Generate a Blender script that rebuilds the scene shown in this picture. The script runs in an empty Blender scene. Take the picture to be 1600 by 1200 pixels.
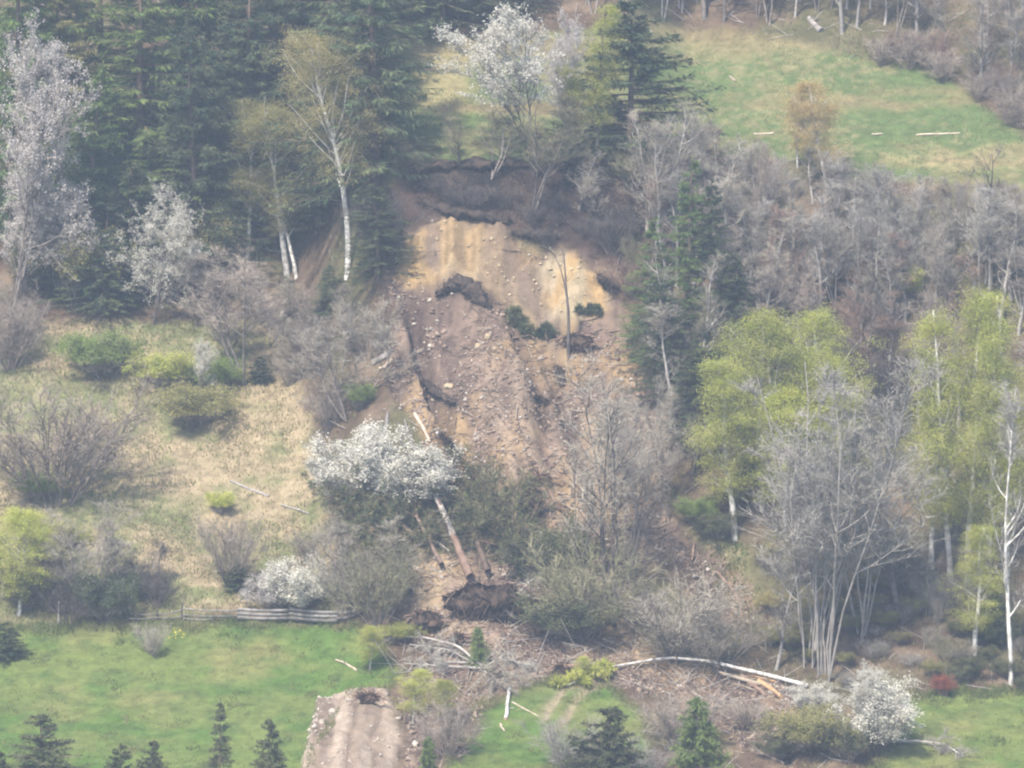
import bpy, math, random
import numpy as np
from mathutils import Vector, Matrix, Quaternion

# ------------------------------------------------------------------ camera, sky, sun, exposure
SC = bpy.context.scene
COL = SC.collection
PITCH = math.radians(-6.0)
FPX = 8000.0                                  # focal length in pixels of a 1600 wide frame
cam_d = bpy.data.cameras.new("camera")
cam_d.sensor_width = 36.0
cam_d.lens = 36.0 * FPX / 1600.0
cam_d.clip_start = 1.0
cam_d.clip_end = 5000.0
cam = bpy.data.objects.new("camera", cam_d)
COL.objects.link(cam)
cam.location = (0, 0, 0)
cam.rotation_euler = (math.pi / 2 + PITCH, 0, 0)
SC.camera = cam

SUN_TO = Vector((-0.37, -0.70, 1.02)).normalized()     # direction towards the sun
SUN_EL = math.asin(SUN_TO.z)
SUN_AZ = math.atan2(SUN_TO.x, SUN_TO.y)
W = bpy.data.worlds.new("World")
SC.world = W
W.use_nodes = True
wn = W.node_tree.nodes
wl = W.node_tree.links
bg = wn["Background"]
sky = wn.new("ShaderNodeTexSky")
sky.sky_type = 'NISHITA'
sky.sun_disc = False
sky.sun_elevation = SUN_EL
sky.sun_rotation = SUN_AZ
sky.air_density = 1.0
sky.dust_density = 2.0
wl.new(sky.outputs[0], bg.inputs[0])
bg.inputs[1].default_value = 0.135
sun_d = bpy.data.lights.new("sun", 'SUN')
sun_d.energy = 3.5
sun_d.angle = math.radians(3.0)      # sun through thin haze cloud
sun_d.color = (1.0, 0.93, 0.81)
sun = bpy.data.objects.new("sun", sun_d)
COL.objects.link(sun)
sun.rotation_euler = SUN_TO.to_track_quat('Z', 'Y').to_euler()
SC.view_settings.view_transform = 'Standard'
SC.view_settings.look = 'None'
SC.view_settings.exposure = 1.06
SC.view_settings.gamma = 1.0
SC.view_settings.use_curve_mapping = False
SC.cycles.use_denoising = True
SC.cycles.filter_width = 2.2
SC.cycles.max_bounces = 5
SC.cycles.diffuse_bounces = 2
SC.cycles.transmission_bounces = 3
SC.cycles.volume_bounces = 0
HAZE_DENSITY = 0.00042

# ------------------------------------------------------------------ small numeric helpers
RNG = np.random.default_rng(7)
_TAB = np.random.default_rng(3).random((256, 256)).astype(np.float64)


def vnoise(x, y):
    xi = np.floor(x).astype(int); yi = np.floor(y).astype(int)
    fx = x - xi; fy = y - yi
    fx = fx * fx * (3 - 2 * fx); fy = fy * fy * (3 - 2 * fy)
    a = _TAB[xi & 255, yi & 255]; b = _TAB[(xi + 1) & 255, yi & 255]
    c = _TAB[xi & 255, (yi + 1) & 255]; d = _TAB[(xi + 1) & 255, (yi + 1) & 255]
    return (a + (b - a) * fx) * (1 - fy) + (c + (d - c) * fx) * fy


def fbm(x, y, octv=4):
    s = 0.0; amp = 0.5; tot = 0.0
    for k in range(octv):
        s = s + amp * vnoise(x * 2 ** k + 17.3 * k, y * 2 ** k + 9.1 * k)
        tot += amp; amp *= 0.5
    return s / tot


def sstep(a, b, x):
    t = np.clip((x - a) / (b - a), 0, 1)
    return t * t * (3 - 2 * t)


def nrm(v):
    return v / np.maximum(np.linalg.norm(v, axis=-1, keepdims=True), 1e-9)


def mesh_np(name, V, F, mat, smooth=False):
    """mesh from vertex array and triangle array"""
    me = bpy.data.meshes.new(name)
    V = np.asarray(V, np.float32); F = np.asarray(F, np.int32)
    n = len(F); k = F.shape[1]
    me.vertices.add(len(V)); me.vertices.foreach_set("co", V.ravel())
    me.loops.add(n * k); me.loops.foreach_set("vertex_index", F.ravel())
    me.polygons.add(n)
    me.polygons.foreach_set("loop_start", np.arange(0, n * k, k, dtype=np.int32))
    me.polygons.foreach_set("loop_total", np.full(n, k, np.int32))
    if smooth:
        me.polygons.foreach_set("use_smooth", np.ones(n, bool))
    me.update(calc_edges=True)
    if mat is not None:
        me.materials.append(mat)
    return me


def link(name, me, parent=None, kind=None):
    o = bpy.data.objects.new(name, me)
    COL.objects.link(o)
    if parent is not None:
        o.parent = parent
    if kind:
        o["kind"] = kind
    return o


def tag(o, label, cat, group=None):
    o["label"] = label; o["category"] = cat
    if group:
        o["group"] = group
    return o


class Geo:
    """collects vertex / triangle arrays"""
    def __init__(s):
        s.V = []; s.F = []; s.n = 0

    def add(s, V, F):
        V = np.asarray(V, float).reshape(-1, 3); F = np.asarray(F, int).reshape(-1, 3)
        s.V.append(V); s.F.append(F + s.n); s.n += len(V)
        return s

    def mesh(s, name, mat, smooth=False):
        return mesh_np(name, np.concatenate(s.V), np.concatenate(s.F), mat, smooth)


# ------------------------------------------------------------------ materials
def lin(r, g, b):
    f = lambda c: ((c / 255 + 0.055) / 1.055) ** 2.4 if c > 10 else c / 255 / 12.92
    return (f(r), f(g), f(b), 1)


def material(name, c1, c2, scale=1.5, rough=0.9, trans=0.0, rnd=0.25, coord='Object', detail=4, bump=0.0, stretch=None):
    """two colours mixed by noise, brightness varied per object, optional translucency for leaves"""
    m = bpy.data.materials.new(name); m.use_nodes = True
    nt = m.node_tree; N = nt.nodes; L = nt.links
    N.clear()
    out = N.new("ShaderNodeOutputMaterial")
    tc = N.new("ShaderNodeTexCoord")
    nz = N.new("ShaderNodeTexNoise"); nz.inputs["Scale"].default_value = scale; nz.inputs["Detail"].default_value = detail
    src = tc.outputs[coord]
    if stretch:
        mp = N.new("ShaderNodeMapping"); mp.inputs["Scale"].default_value = stretch
        L.new(src, mp.inputs[0]); src = mp.outputs[0]
    L.new(src, nz.inputs["Vector"])
    rp = N.new("ShaderNodeValToRGB")
    rp.color_ramp.elements[0].position = 0.36; rp.color_ramp.elements[0].color = (*c1[:3], 1)
    rp.color_ramp.elements[1].position = 0.64; rp.color_ramp.elements[1].color = (*c2[:3], 1)
    L.new(nz.outputs["Fac"], rp.inputs[0])
    oi = N.new("ShaderNodeObjectInfo")
    mr = N.new("ShaderNodeMapRange"); mr.inputs[3].default_value = 1 - rnd; mr.inputs[4].default_value = 1 + rnd
    L.new(oi.outputs["Random"], mr.inputs[0])
    hv = N.new("ShaderNodeHueSaturation")
    L.new(rp.outputs[0], hv.inputs["Color"]); L.new(mr.outputs[0], hv.inputs["Value"])
    bs = N.new("ShaderNodeBsdfPrincipled"); bs.inputs["Roughness"].default_value = rough
    bs.inputs["Specular IOR Level"].default_value = 0.2
    L.new(hv.outputs[0], bs.inputs["Base Color"])
    if bump:
        bp = N.new("ShaderNodeBump"); bp.inputs["Strength"].default_value = bump; bp.inputs["Distance"].default_value = 0.1
        L.new(nz.outputs["Fac"], bp.inputs["Height"]); L.new(bp.outputs[0], bs.inputs["Normal"])
    if trans > 0:
        tr = N.new("ShaderNodeBsdfTranslucent"); L.new(hv.outputs[0], tr.inputs[0])
        mx = N.new("ShaderNodeMixShader"); mx.inputs[0].default_value = trans
        L.new(bs.outputs[0], mx.inputs[1]); L.new(tr.outputs[0], mx.inputs[2]); L.new(mx.outputs[0], out.inputs[0])
    else:
        L.new(bs.outputs[0], out.inputs[0])
    return m


M = {}
M['bark_grey'] = material('bark_grey', (.15, .125, .11), (.27, .235, .21), 2)
M['bark_pale'] = material('bark_pale', (.27, .245, .225), (.42, .39, .36), 2)
M['bark_dark'] = material('bark_dark', (.055, .048, .046), (.12, .10, .09), 2)
M['bark_brown'] = material('bark_brown', (.10, .07, .055), (.2, .145, .11), 2)
M['twig_grey'] = material('twig_grey', (.255, .226, .182), (.37, .33, .27), 0.5)
M['twig_pale'] = material('twig_pale', (.28, .258, .222), (.38, .355, .315), 0.5)
M['twig_mauve'] = material('twig_mauve', (.26, .215, .175), (.365, .31, .257), 0.5)
M['twig_brown'] = material('twig_brown', (.19, .13, .10), (.29, .20, .15), 0.5)
M['twig_dark'] = material('twig_dark', (.08, .068, .062), (.14, .12, .11), 0.5)
M['twig_olive'] = material('twig_olive', (.20, .19, .11), (.31, .285, .18), 0.5)
M['birch_bark'] = material('birch_bark', (.30, .28, .26), (.74, .72, .68), 3.2, rnd=0.1, stretch=(1, 1, .5))
M['spruce'] = material('spruce_needles', (.050, .084, .046), (.135, .16, .07), 0.55, trans=.2)
M['spruce_light'] = material('spruce_needles_light', (.085, .145, .045), (.17, .23, .07), 0.6, trans=.25)
M['spruce_olive'] = material('spruce_needles_olive', (.07, .09, .048), (.16, .165, .08), 0.6, trans=.2)
M['wood_weathered'] = material('wood_weathered', (.13, .12, .115), (.27, .25, .24), 3)
M['spruce_brown'] = material('spruce_needles_brown', (.085, .105, .045), (.16, .155, .075), 0.8, trans=.2)
M['larch'] = material('larch_needles', (.14, .20, .06), (.23, .29, .09), 0.8, trans=.3)
M['leaf_lime'] = material('leaf_lime', (.43, .475, .095), (.58, .58, .15), 0.7, trans=.45)
M['leaf_olive'] = material('leaf_olive', (.27, .265, .09), (.40, .365, .145), 0.7, trans=.45)
M['leaf_ochre'] = material('leaf_ochre', (.43, .37, .14), (.57, .49, .22), 0.7, trans=.45)
M['leaf_orange'] = material('leaf_orange', (.56, .43, .18), (.66, .54, .26), 0.7, trans=.45)
M['leaf_green'] = material('leaf_green', (.17, .25, .055), (.27, .34, .085), 0.9, trans=.4)
M['leaf_red'] = material('leaf_red', (.20, .05, .03), (.30, .10, .05), 0.9, trans=.2)
M['blossom'] = material('blossom', (.60, .575, .50), (.80, .775, .69), 1.2, trans=.3, rnd=.08)
M['blossom_pink'] = material('blossom_pink', (.42, .385, .37), (.63, .59, .56), 1.2, trans=.3, rnd=.08)
M['wood_pale'] = material('wood_pale', (.34, .275, .205), (.52, .44, .35), 3)
M['wood_orange'] = material('wood_orange', (.38, .23, .12), (.50, .33, .19), 3)
M['wood_red'] = material('wood_red', (.21, .135, .10), (.34, .235, .18), 1.2)
M['wood_grey'] = material('wood_grey', (.20, .18, .165), (.38, .35, .33), 3)
M['humus'] = material('humus', (.030, .024, .02), (.085, .06, .048), 3)
M['root_soil'] = material('root_soil', (.04, .03, .026), (.13, .085, .06), 2)
M['stone'] = material('stone', (.32, .27, .225), (.60, .53, .46), .6)
M['stone_ochre'] = material('stone_ochre', (.32, .245, .155), (.48, .39, .27), .8)
M['dry_grass'] = material('dry_grass_blades', (.33, .28, .17), (.45, .375, .245), .25, trans=.5, coord='Object')
M['green_grass'] = material('green_grass_blades', (.11, .17, .04), (.18, .235, .06), .12, trans=.5, coord='Object')
M['mixed_grass'] = material('mixed_grass_blades', (.15, .195, .065), (.30, .28, .13), .16, trans=.5, coord='Object')
M['leaf_litter'] = material('leaf_litter', (.13, .09, .065), (.26, .19, .14), .3)

# ------------------------------------------------------------------ terrain: profiles in depth, blended sideways
FWD = np.array([0, math.cos(PITCH), math.sin(PITCH)])
UPV = np.array([0, -math.sin(PITCH), math.cos(PITCH)])


def profile(segs, Y0=350.0, r0=1200.0):
    e = lambda r: math.tan(PITCH - math.atan((r - 600) / FPX))
    Ys = [Y0]; Zs = [Y0 * e(r0)]
    for r, s in segs:
        t = math.tan(math.radians(s))
        Y = (Zs[-1] - Ys[-1] * t) / (e(r) - t)
        Zs.append(Y * e(r)); Ys.append(Y)
    base = ([-300, -80, -12, 12, 70, 200, 290, 335], [6, 4, -2.0, -2.3, -22, -76, -76, -68.5])
    Yl = base[0] + Ys; Zl = base[1] + Zs
    ty = max(600, Ys[-1] + 40)
    Yl += [ty, ty + 150, 1500]; Zl += [Zs[-1] + (ty - Ys[-1]) * .30, Zs[-1] + (ty - Ys[-1]) * .30 + 10, Zs[-1] + (ty - Ys[-1]) * .3 + 18]
    return np.array(Yl), np.array(Zl)


P_LEFT = profile([(1080, 13), (975, 18), (945, 30), (860, 22), (620, 29), (505, 25), (488, 12), (300, 38), (-260, 36)])
P_MID = profile([(1090, 15), (1000, 23), (800, 34), (520, 36), (345, 60), (278, 42), (262, 66), (60, 21), (-260, 34)])
P_RIGHT = profile([(1080, 14), (960, 26), (600, 38), (290, 37), (200, 22), (60, 24), (-260, 34)])


def smooth_prof(P, Y, rad=1.2):
    return sum(np.interp(Y + d, *P) for d in (-rad, -rad / 2, 0, rad / 2, rad)) / 5


def axis(lo, a, b, hi, step, grow=1.25):
    mid = list(np.arange(a, b + 1e-6, step))
    L = []; x = a; s = step
    while x > lo:
        s *= grow; x -= s; L.append(max(x, lo))
    R = []; x = mid[-1]; s = step
    while x < hi:
        s *= grow; x += s; R.append(min(x, hi))
    return np.array(L[::-1] + mid + R)


AX = axis(-700, -54, 54, 700, 0.30)
AY = axis(-300, 344, 525, 1500, 0.34)
GX, GY = np.meshgrid(AX, AY)
GU = 800 + GX / np.maximum(GY, 60) * FPX
wl_ = 1 - sstep(440, 615, GU + 30 * (fbm(GX * .1, GY * .1) - .5))
wr_ = sstep(955, 1085, GU + 30 * (fbm(GX * .1 + 7, GY * .1) - .5))
wm_ = 1 - wl_ - wr_
GZ = wl_ * smooth_prof(P_LEFT, GY) + wm_ * smooth_prof(P_MID, GY, .7) + wr_ * smooth_prof(P_RIGHT, GY)


def project(X, Y, Z):
    d = Y * FWD[1] + Z * FWD[2]
    up = Y * UPV[1] + Z * UPV[2]
    d = np.maximum(d, 20)
    return 800 + FPX * X / d, 600 - FPX * up / d


U0, R0 = project(GX, GY, GZ)
U0 = np.where(GY < 200, -9999, U0)


def poly_mask(pts, U=None, R=None, soft=12, warp=14):
    """soft mask of a ground zone (zone edge frayed by noise)"""
    U = U0 if U is None else U; R = R0 if R is None else R
    P = np.array(pts, float)
    b0 = P.min(0) - 60; b1 = P.max(0) + 60
    m = np.zeros(U.shape)
    sel = (U > b0[0]) & (U < b1[0]) & (R > b0[1]) & (R < b1[1])
    u = U[sel]; r = R[sel]
    if warp:
        u = u + warp * 2 * (fbm(U[sel] * .03, R[sel] * .03, 4) - .5); r = r + warp * 2 * (fbm(U[sel] * .03 + 50, R[sel] * .03 + 20, 4) - .5)
    inside = np.zeros(u.shape, bool); dist = np.full(u.shape, 1e9)
    for i in range(len(P)):
        ax, ay = P[i]; bx, by = P[(i + 1) % len(P)]
        if ay != by:
            c = ((ay > r) != (by > r)) & (u < (bx - ax) * (r - ay) / (by - ay) + ax)
            inside ^= c
        dx, dy = bx - ax, by - ay
        t = np.clip(((u - ax) * dx + (r - ay) * dy) / (dx * dx + dy * dy + 1e-9), 0, 1)
        dist = np.minimum(dist, np.hypot(u - ax - t * dx, r - ay - t * dy))
    sd = np.where(inside, dist, -dist)
    m[sel] = sstep(-soft, soft, sd)
    return m


def line_mask(pts, width):
    """gaussian band about a polyline on the ground"""
    P = np.array(pts, float)
    dist = np.full(U0.shape, 1e9)
    uw = U0 + 16 * (fbm(U0 * .04, R0 * .04, 3) - .5); rw = R0 + 16 * (fbm(U0 * .04 + 31, R0 * .04, 3) - .5)
    for i in range(len(P) - 1):
        ax, ay = P[i]; bx, by = P[i + 1]; dx, dy = bx - ax, by - ay
        t = np.clip(((uw - ax) * dx + (rw - ay) * dy) / (dx * dx + dy * dy), 0, 1)
        dist = np.minimum(dist, np.hypot(uw - ax - t * dx, rw - ay - t * dy))
    return np.exp(-(dist / width) ** 2)


Z_SLIDE = [(606, 400), (640, 345), (700, 336), (800, 352), (812, 382), (870, 384), (945, 402), (962, 470), (990, 560), (1040, 640),
           (1060, 720), (1035, 780), (1060, 835), (1175, 900), (1185, 965), (1120, 968), (1040, 905), (1000, 890), (975, 960), (1000, 1020),
           (1150, 1050), (1270, 1085), (1235, 1195), (1150, 1160), (1060, 1090), (960, 1076), (860, 1066), (770, 1090), (720, 1190),
           (640, 1195), (622, 1090), (680, 1060), (690, 1000), (640, 960), (640, 870), (700, 870), (740, 860), (735, 770), (690, 720), (640, 640), (592, 545), (598, 450)]
Z_SCAR = [(612, 425), (638, 362), (672, 342), (790, 350), (806, 420), (838, 398), (875, 388), (945, 415), (955, 480), (905, 500),
          (885, 560), (812, 510), (765, 470), (705, 452), (640, 440)]
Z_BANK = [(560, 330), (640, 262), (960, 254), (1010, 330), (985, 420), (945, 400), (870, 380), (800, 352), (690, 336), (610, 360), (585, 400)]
Z_CONE = [(462, 1240), (500, 1106), (560, 1082), (606, 1080), (622, 1130), (618, 1230)]
Z_LOWGREEN = [(-400, 1400), (-400, 990), (60, 985), (200, 985), (560, 978), (640, 1060), (560, 1085), (470, 1240), (440, 1400)]
Z_GREEN2 = [(690, 1400), (700, 1180), (760, 1100), (860, 1078), (940, 1082), (1010, 1120), (1010, 1400)]
Z_GREEN3 = [(1330, 1250), (1400, 1160), (1410, 1090), (1470, 1080), (1700, 1080), (2000, 1090), (2000, 1400), (1300, 1400)]
Z_DRY = [(-400, 960), (-400, 520), (60, 505), (330, 495), (440, 500), (480, 640), (500, 700), (505, 800), (520, 870), (530, 968), (200, 972)]
Z_UPGREEN = [(600, 275), (612, 60), (760, 55), (1040, 45), (1160, 50), (1300, 78), (1420, 100), (1520, 140), (1600, 205), (2000, 330), (2000, 290),
             (1600, 285), (1380, 285), (1250, 260), (1100, 230), (960, 262), (640, 264)]
Z_DRYRIGHT = [(1090, 840), (1150, 850), (1190, 930), (1180, 975), (1130, 935)]

slide = poly_mask(Z_SLIDE, soft=9)
scar = poly_mask(Z_SCAR, soft=8, warp=12)
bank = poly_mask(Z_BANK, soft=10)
cone = poly_mask(Z_CONE, soft=6, warp=12)
green1 = poly_mask(Z_LOWGREEN, soft=10, warp=12)
green2 = poly_mask(Z_GREEN2, soft=10, warp=16)
green3 = poly_mask(Z_GREEN3, soft=10, warp=14)
dry = poly_mask(Z_DRY, soft=14, warp=20)
upg = poly_mask(Z_UPGREEN, soft=8, warp=12)
dryr = poly_mask(Z_DRYRIGHT, soft=16, warp=16)
track = line_mask([(-60, 489), (120, 489), (330, 492), (480, 496), (620, 500)], 9)
gully = line_mask([(655, 500), (668, 570), (690, 640), (712, 715), (740, 770)], 13)
gully2 = line_mask([(640, 470), (650, 560), (680, 650)], 8) + line_mask([(860, 560), (880, 640), (920, 720), (930, 800)], 9) + line_mask([(790, 520), (840, 600), (850, 680)], 7)
rutc = line_mask([(566, 1092), (556, 1130), (545, 1215)], 5) + line_mask([(594, 1098), (590, 1140), (580, 1215)], 4) + line_mask([(535, 1105), (520, 1150), (512, 1215)], 4)
ridge = line_mask([(725, 462), (770, 530), (800, 600), (810, 700), (790, 790)], 34)
ridge2 = line_mask([(600, 440), (625, 520), (650, 600), (690, 690)], 12)
rut = line_mask([(850, 1125), (880, 1085), (930, 1072)], 7) + line_mask([(880, 1130), (905, 1095), (935, 1075)], 5)

# relief
hump = fbm(GX * .09, GY * .09, 4) - .5
GZ += 1.6 * hump * (1 - .6 * np.maximum(np.maximum(green1, green3), upg))
GZ += .16 * (fbm(GX * .9, GY * .9, 3) - .5) * (1 - slide)
GZ += slide * (1 - scar) * (1.3 * (fbm(GX * .35, GY * .35, 4) - .5) + .34 * (fbm(GX * 1.3, GY * 1.3, 3) - .5))
GZ += scar * (2.3 * (fbm(GX * .6, GY * .10, 3) - .5) + 1.0 * (fbm(GX * 1.3, GY * .2, 3) - .5) + .25 * (fbm(GX * 3., GY * 1.2, 2) - .5))
GZ += bank * (.8 * (fbm(GX * .5, GY * .9, 3) - .5))
GZ += slide * (1 - scar) * 2.0 * (fbm(GX * .55 + 11 + GY * .12, GY * .07, 4) - .5)
GZ += 1.7 * ridge * slide - 1.9 * gully - 1.0 * gully2 + 1.0 * ridge2
GZ += cone * (.7 * sstep(650, 560, U0) + .15 + .5 * (fbm(GX * 1.1, GY * .12, 3) - .5) + .3 * (fbm(GX * 1.6, GY * .9, 3) - .5))
GZ -= .15 * rut + .28 * rutc * cone
U1, R1 = project(GX, GY, GZ)


def gz(X, Y):
    """ground height at world points"""
    X = np.asarray(X, float); Y = np.asarray(Y, float)
    i = np.clip(np.searchsorted(AX, X) - 1, 0, len(AX) - 2); j = np.clip(np.searchsorted(AY, Y) - 1, 0, len(AY) - 2)
    fx = np.clip((X - AX[i]) / (AX[i + 1] - AX[i]), 0, 1); fy = np.clip((Y - AY[j]) / (AY[j + 1] - AY[j]), 0, 1)
    a = GZ[j, i]; b = GZ[j, i + 1]; c = GZ[j + 1, i]; d = GZ[j + 1, i + 1]
    return a * (1 - fx) * (1 - fy) + b * fx * (1 - fy) + c * (1 - fx) * fy + d * fx * fy


_T = np.arange(300, 720, .2)


def ground_at(u, r):
    """first point of the ground on the sight line of pixel (u, r)"""
    d = FWD + np.array([1, 0, 0]) * (u - 800) / FPX + UPV * (600 - r) / FPX
    d = d / d[1]
    X = d[0] * _T; Z = d[2] * _T
    hit = gz(X, _T) >= Z
    k = int(np.argmax(hit)) if hit.any() else len(_T) - 1
    y = _T[k]
    return np.array([d[0] * y, y, float(gz(d[0] * y, y))])


# ground colours (albedo of soil and turf, by zone)
def c3(*c):
    return np.array(c)


n1 = fbm(GX * .16, GY * .16, 5)[..., None]; n2 = fbm(GX * .6 + 40, GY * .6, 4)[..., None]; n3 = fbm(GX * 2.1 + 9, GY * 2.1, 3)[..., None]
n4 = fbm(GX * .05, GY * .25 + 3, 4)[..., None]
mixc = lambda a, b, t: a + (b - a) * np.clip(t, 0, 1)
ramp = lambda n, lo, hi: np.clip((n - lo) / (hi - lo), 0, 1)
C = mixc(c3(.12, .085, .06), c3(.22, .165, .12), ramp(n2, .35, .65))
C = mixc(C, c3(.12, .14, .055), .55 * ramp(n1, .45, .65))
cdry = mixc(c3(.385, .315, .205), c3(.20, .22, .10), ramp(n2 * .35 + n1 * .65 + .02 + .05 * sstep(760, 520, R0)[..., None], .44, .58)); cdry = mixc(cdry, c3(.54, .44, .31), ramp(n3, .5, .75) * .45)
cg = mixc(c3(.105, .185, .042), c3(.175, .225, .065), ramp(n4 * .5 + n2 * .5, .42, .6)); cg = mixc(cg, c3(.26, .245, .10), .6 * ramp(n1, .52, .70)); cg = mixc(cg, c3(.075, .13, .04), .5 * ramp(fbm(GX * .8 + 70, GY * 1.1, 4)[..., None], .55, .7))
cu = mixc(c3(.125, .18, .065), c3(.235, .215, .105), ramp(n4 * .7 + n2 * .3, .42, .58)); cu = mixc(cu, c3(.20, .15, .09), .5 * ramp(n4, .54, .68)); cu = mixc(cu, c3(.33, .285, .16), .6 * ramp(n1 * .5 + n3 * .5, .53, .66))
tanp = poly_mask([(640, 65), (735, 70), (740, 130), (700, 190), (650, 170)], soft=22, warp=18)[..., None]
tan2 = poly_mask([(1370, 235), (1650, 215), (1650, 260), (1380, 262)], soft=9, warp=8)[..., None]
cu = mixc(cu, c3(.42, .35, .19), .7 * tanp + .6 * tan2 * ramp(n3, .3, .7))
cs = mixc(c3(.105, .074, .064), c3(.285, .21, .168), ramp(n2 * .5 + n3 * .5, .36, .64)); cs = mixc(cs, c3(.40, .28, .15), .75 * ramp(n1, .52, .66))
flow = fbm(GX * .55 + 11 + GY * .12, GY * .07, 4)[..., None]
cs = mixc(cs, c3(.42, .325, .25), .55 * ramp(flow, .52, .66)); cs = mixc(cs, c3(.135, .098, .085), .6 * ramp(1 - flow, .55, .68))
csc = mixc(c3(.40, .295, .165), c3(.265, .205, .16), ramp(fbm(GX * .7, GY * .07, 4)[..., None], .40, .58)); csc = mixc(csc, c3(.54, .44, .28), .5 * ramp(n2, .5, .7))
csc = csc * np.array([.95, .93, .95]) * (.62 + .66 * fbm(GX * 3.0, GY * .35, 3)[..., None]); csc = mixc(csc, c3(.21, .16, .13), .6 * ramp(fbm(GX * 1.0 + 33, GY * .16, 4)[..., None], .54, .66))
lobe = poly_mask([(838, 398), (875, 388), (945, 415), (955, 480), (905, 500), (850, 480)], soft=16, warp=14)[..., None]
csc = mixc(csc, mixc(c3(.50, .42, .29) * (.7 + .6 * n3), c3(.50, .34, .16), ramp(n2, .48, .62)), .8 * lobe)
orange_l = poly_mask([(612, 425), (632, 368), (668, 366), (660, 410), (690, 450), (640, 440)], soft=12, warp=14)[..., None]
csc = mixc(csc, c3(.50, .345, .15), .75 * orange_l)
between = line_mask([(806, 360), (815, 420), (825, 470)], 22)[..., None]
csc = mixc(csc, c3(.20, .15, .125), .85 * between)
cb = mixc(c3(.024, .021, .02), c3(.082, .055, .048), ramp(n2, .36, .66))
cc = mixc(c3(.33, .26, .205), c3(.47, .385, .315), ramp(fbm(GX * 1.4, GY * .10, 3)[..., None], .4, .6)); cc = mixc(cc, c3(.22, .165, .13), .8 * ramp(fbm(GX * .9 + 60, GY * .05, 3)[..., None], .52, .66))
for mk, c in ((dry, cdry), (green1, cg), (green2, cg), (green3, cg), (upg, cu), (dryr, cdry)):
    C = mixc(C, c, mk[..., None])
C = mixc(C, c3(.15, .10, .075), .9 * track[..., None])
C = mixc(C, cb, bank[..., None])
C = mixc(C, cs, slide[..., None])
lightp = np.zeros(U0.shape)
for pl in ([(640, 880), (690, 880), (700, 960), (660, 965)], [(955, 940), (985, 945), (1000, 1000), (960, 1000)], [(910, 640), (945, 640), (955, 780), (935, 790), (915, 720)],
           [(930, 1000), (1020, 1020), (1010, 1050), (930, 1045)], [(690, 985), (760, 1000), (750, 1040), (700, 1030)]):
    lightp = np.maximum(lightp, poly_mask(pl, soft=10, warp=12))
C = mixc(C, c3(.42, .325, .22), .8 * lightp[..., None])
C = mixc(C, csc, scar[..., None])
wet = np.maximum(line_mask([(690, 690), (712, 735), (735, 770)], 12), poly_mask([(1010, 890), (1090, 880), (1150, 945), (1060, 925)], soft=12, warp=16))
C = mixc(C, c3(.085, .06, .05), .75 * wet[..., None])
C = mixc(C, c3(.085, .066, .058), .8 * (gully * np.clip(1.6 * n2[..., 0] - .15, 0, 1))[..., None]); C = mixc(C, c3(.11, .08, .07), .6 * np.clip(gully2, 0, 1)[..., None] * slide[..., None])
C = mixc(C, mixc(cc, c3(.19, .145, .115), .8 * np.clip(rutc, 0, 1)[..., None]), cone[..., None])
C = mixc(C, c3(.40, .32, .24), np.clip(.8 * rut, 0, .8)[..., None])


C = C * np.array([.76, .74, .70])


def ground_material():
    m = bpy.data.materials.new('hillside_ground'); m.use_nodes = True
    N = m.node_tree.nodes; L = m.node_tree.links
    bs = N["Principled BSDF"]; bs.inputs["Roughness"].default_value = .95; bs.inputs["Specular IOR Level"].default_value = .1
    at = N.new("ShaderNodeAttribute"); at.attribute_name = "soil"
    tc = N.new("ShaderNodeTexCoord")
    nz = N.new("ShaderNodeTexNoise"); nz.inputs["Scale"].default_value = 1.1; nz.inputs["Detail"].default_value = 9; nz.inputs["Roughness"].default_value = .78
    L.new(tc.outputs["Object"], nz.inputs["Vector"])
    mr = N.new("ShaderNodeMapRange"); mr.inputs[1].default_value = .3; mr.inputs[2].default_value = .7; mr.inputs[3].default_value = .55; mr.inputs[4].default_value = 1.4
    L.new(nz.outputs["Fac"], mr.inputs[0])
    hv = N.new("ShaderNodeHueSaturation"); L.new(at.outputs["Color"], hv.inputs["Color"]); L.new(mr.outputs[0], hv.inputs["Value"])
    L.new(hv.outputs[0], bs.inputs["Base Color"])
    bp = N.new("ShaderNodeBump"); bp.inputs["Strength"].default_value = .5; bp.inputs["Distance"].default_value = .25
    L.new(nz.outputs["Fac"], bp.inputs["Height"]); L.new(bp.outputs[0], bs.inputs["Normal"])
    return m


M['ground'] = ground_material()
ny, nx = GZ.shape
VG = np.stack([GX, GY, GZ], -1).reshape(-1, 3)
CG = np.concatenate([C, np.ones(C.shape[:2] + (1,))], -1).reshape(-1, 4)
ii = (np.arange(ny - 1)[:, None] * nx + np.arange(nx - 1)[None, :]).ravel()
QUADS = np.stack([ii, ii + 1, ii + nx + 1, ii + nx], 1)
zone = np.zeros((ny, nx), int)
zone[(dry > .5)] = 1
zone[(green1 > .5) | (green2 > .5) | (green3 > .5)] = 2
zone[(upg > .5)] = 3
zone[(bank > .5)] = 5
zone[(slide > .5)] = 4
zone[(scar > .5)] = 6
zone[(cone > .5)] = 7
zq = zone[:-1, :-1].ravel()
for zid, zname in enumerate(('hillside', 'dry_grass_slope', 'lower_meadow', 'upper_meadow', 'landslide_debris', 'earth_bank', 'landslide_scar', 'dirt_mound')):
    Q = QUADS[zq == zid]
    if not len(Q):
        continue
    used = np.unique(Q); remap = np.zeros(len(VG), int); remap[used] = np.arange(len(used))
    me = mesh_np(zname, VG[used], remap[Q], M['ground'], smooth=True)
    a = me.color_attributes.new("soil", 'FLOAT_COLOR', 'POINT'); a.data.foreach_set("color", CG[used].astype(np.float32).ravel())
    link(zname, me, kind='structure')

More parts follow.
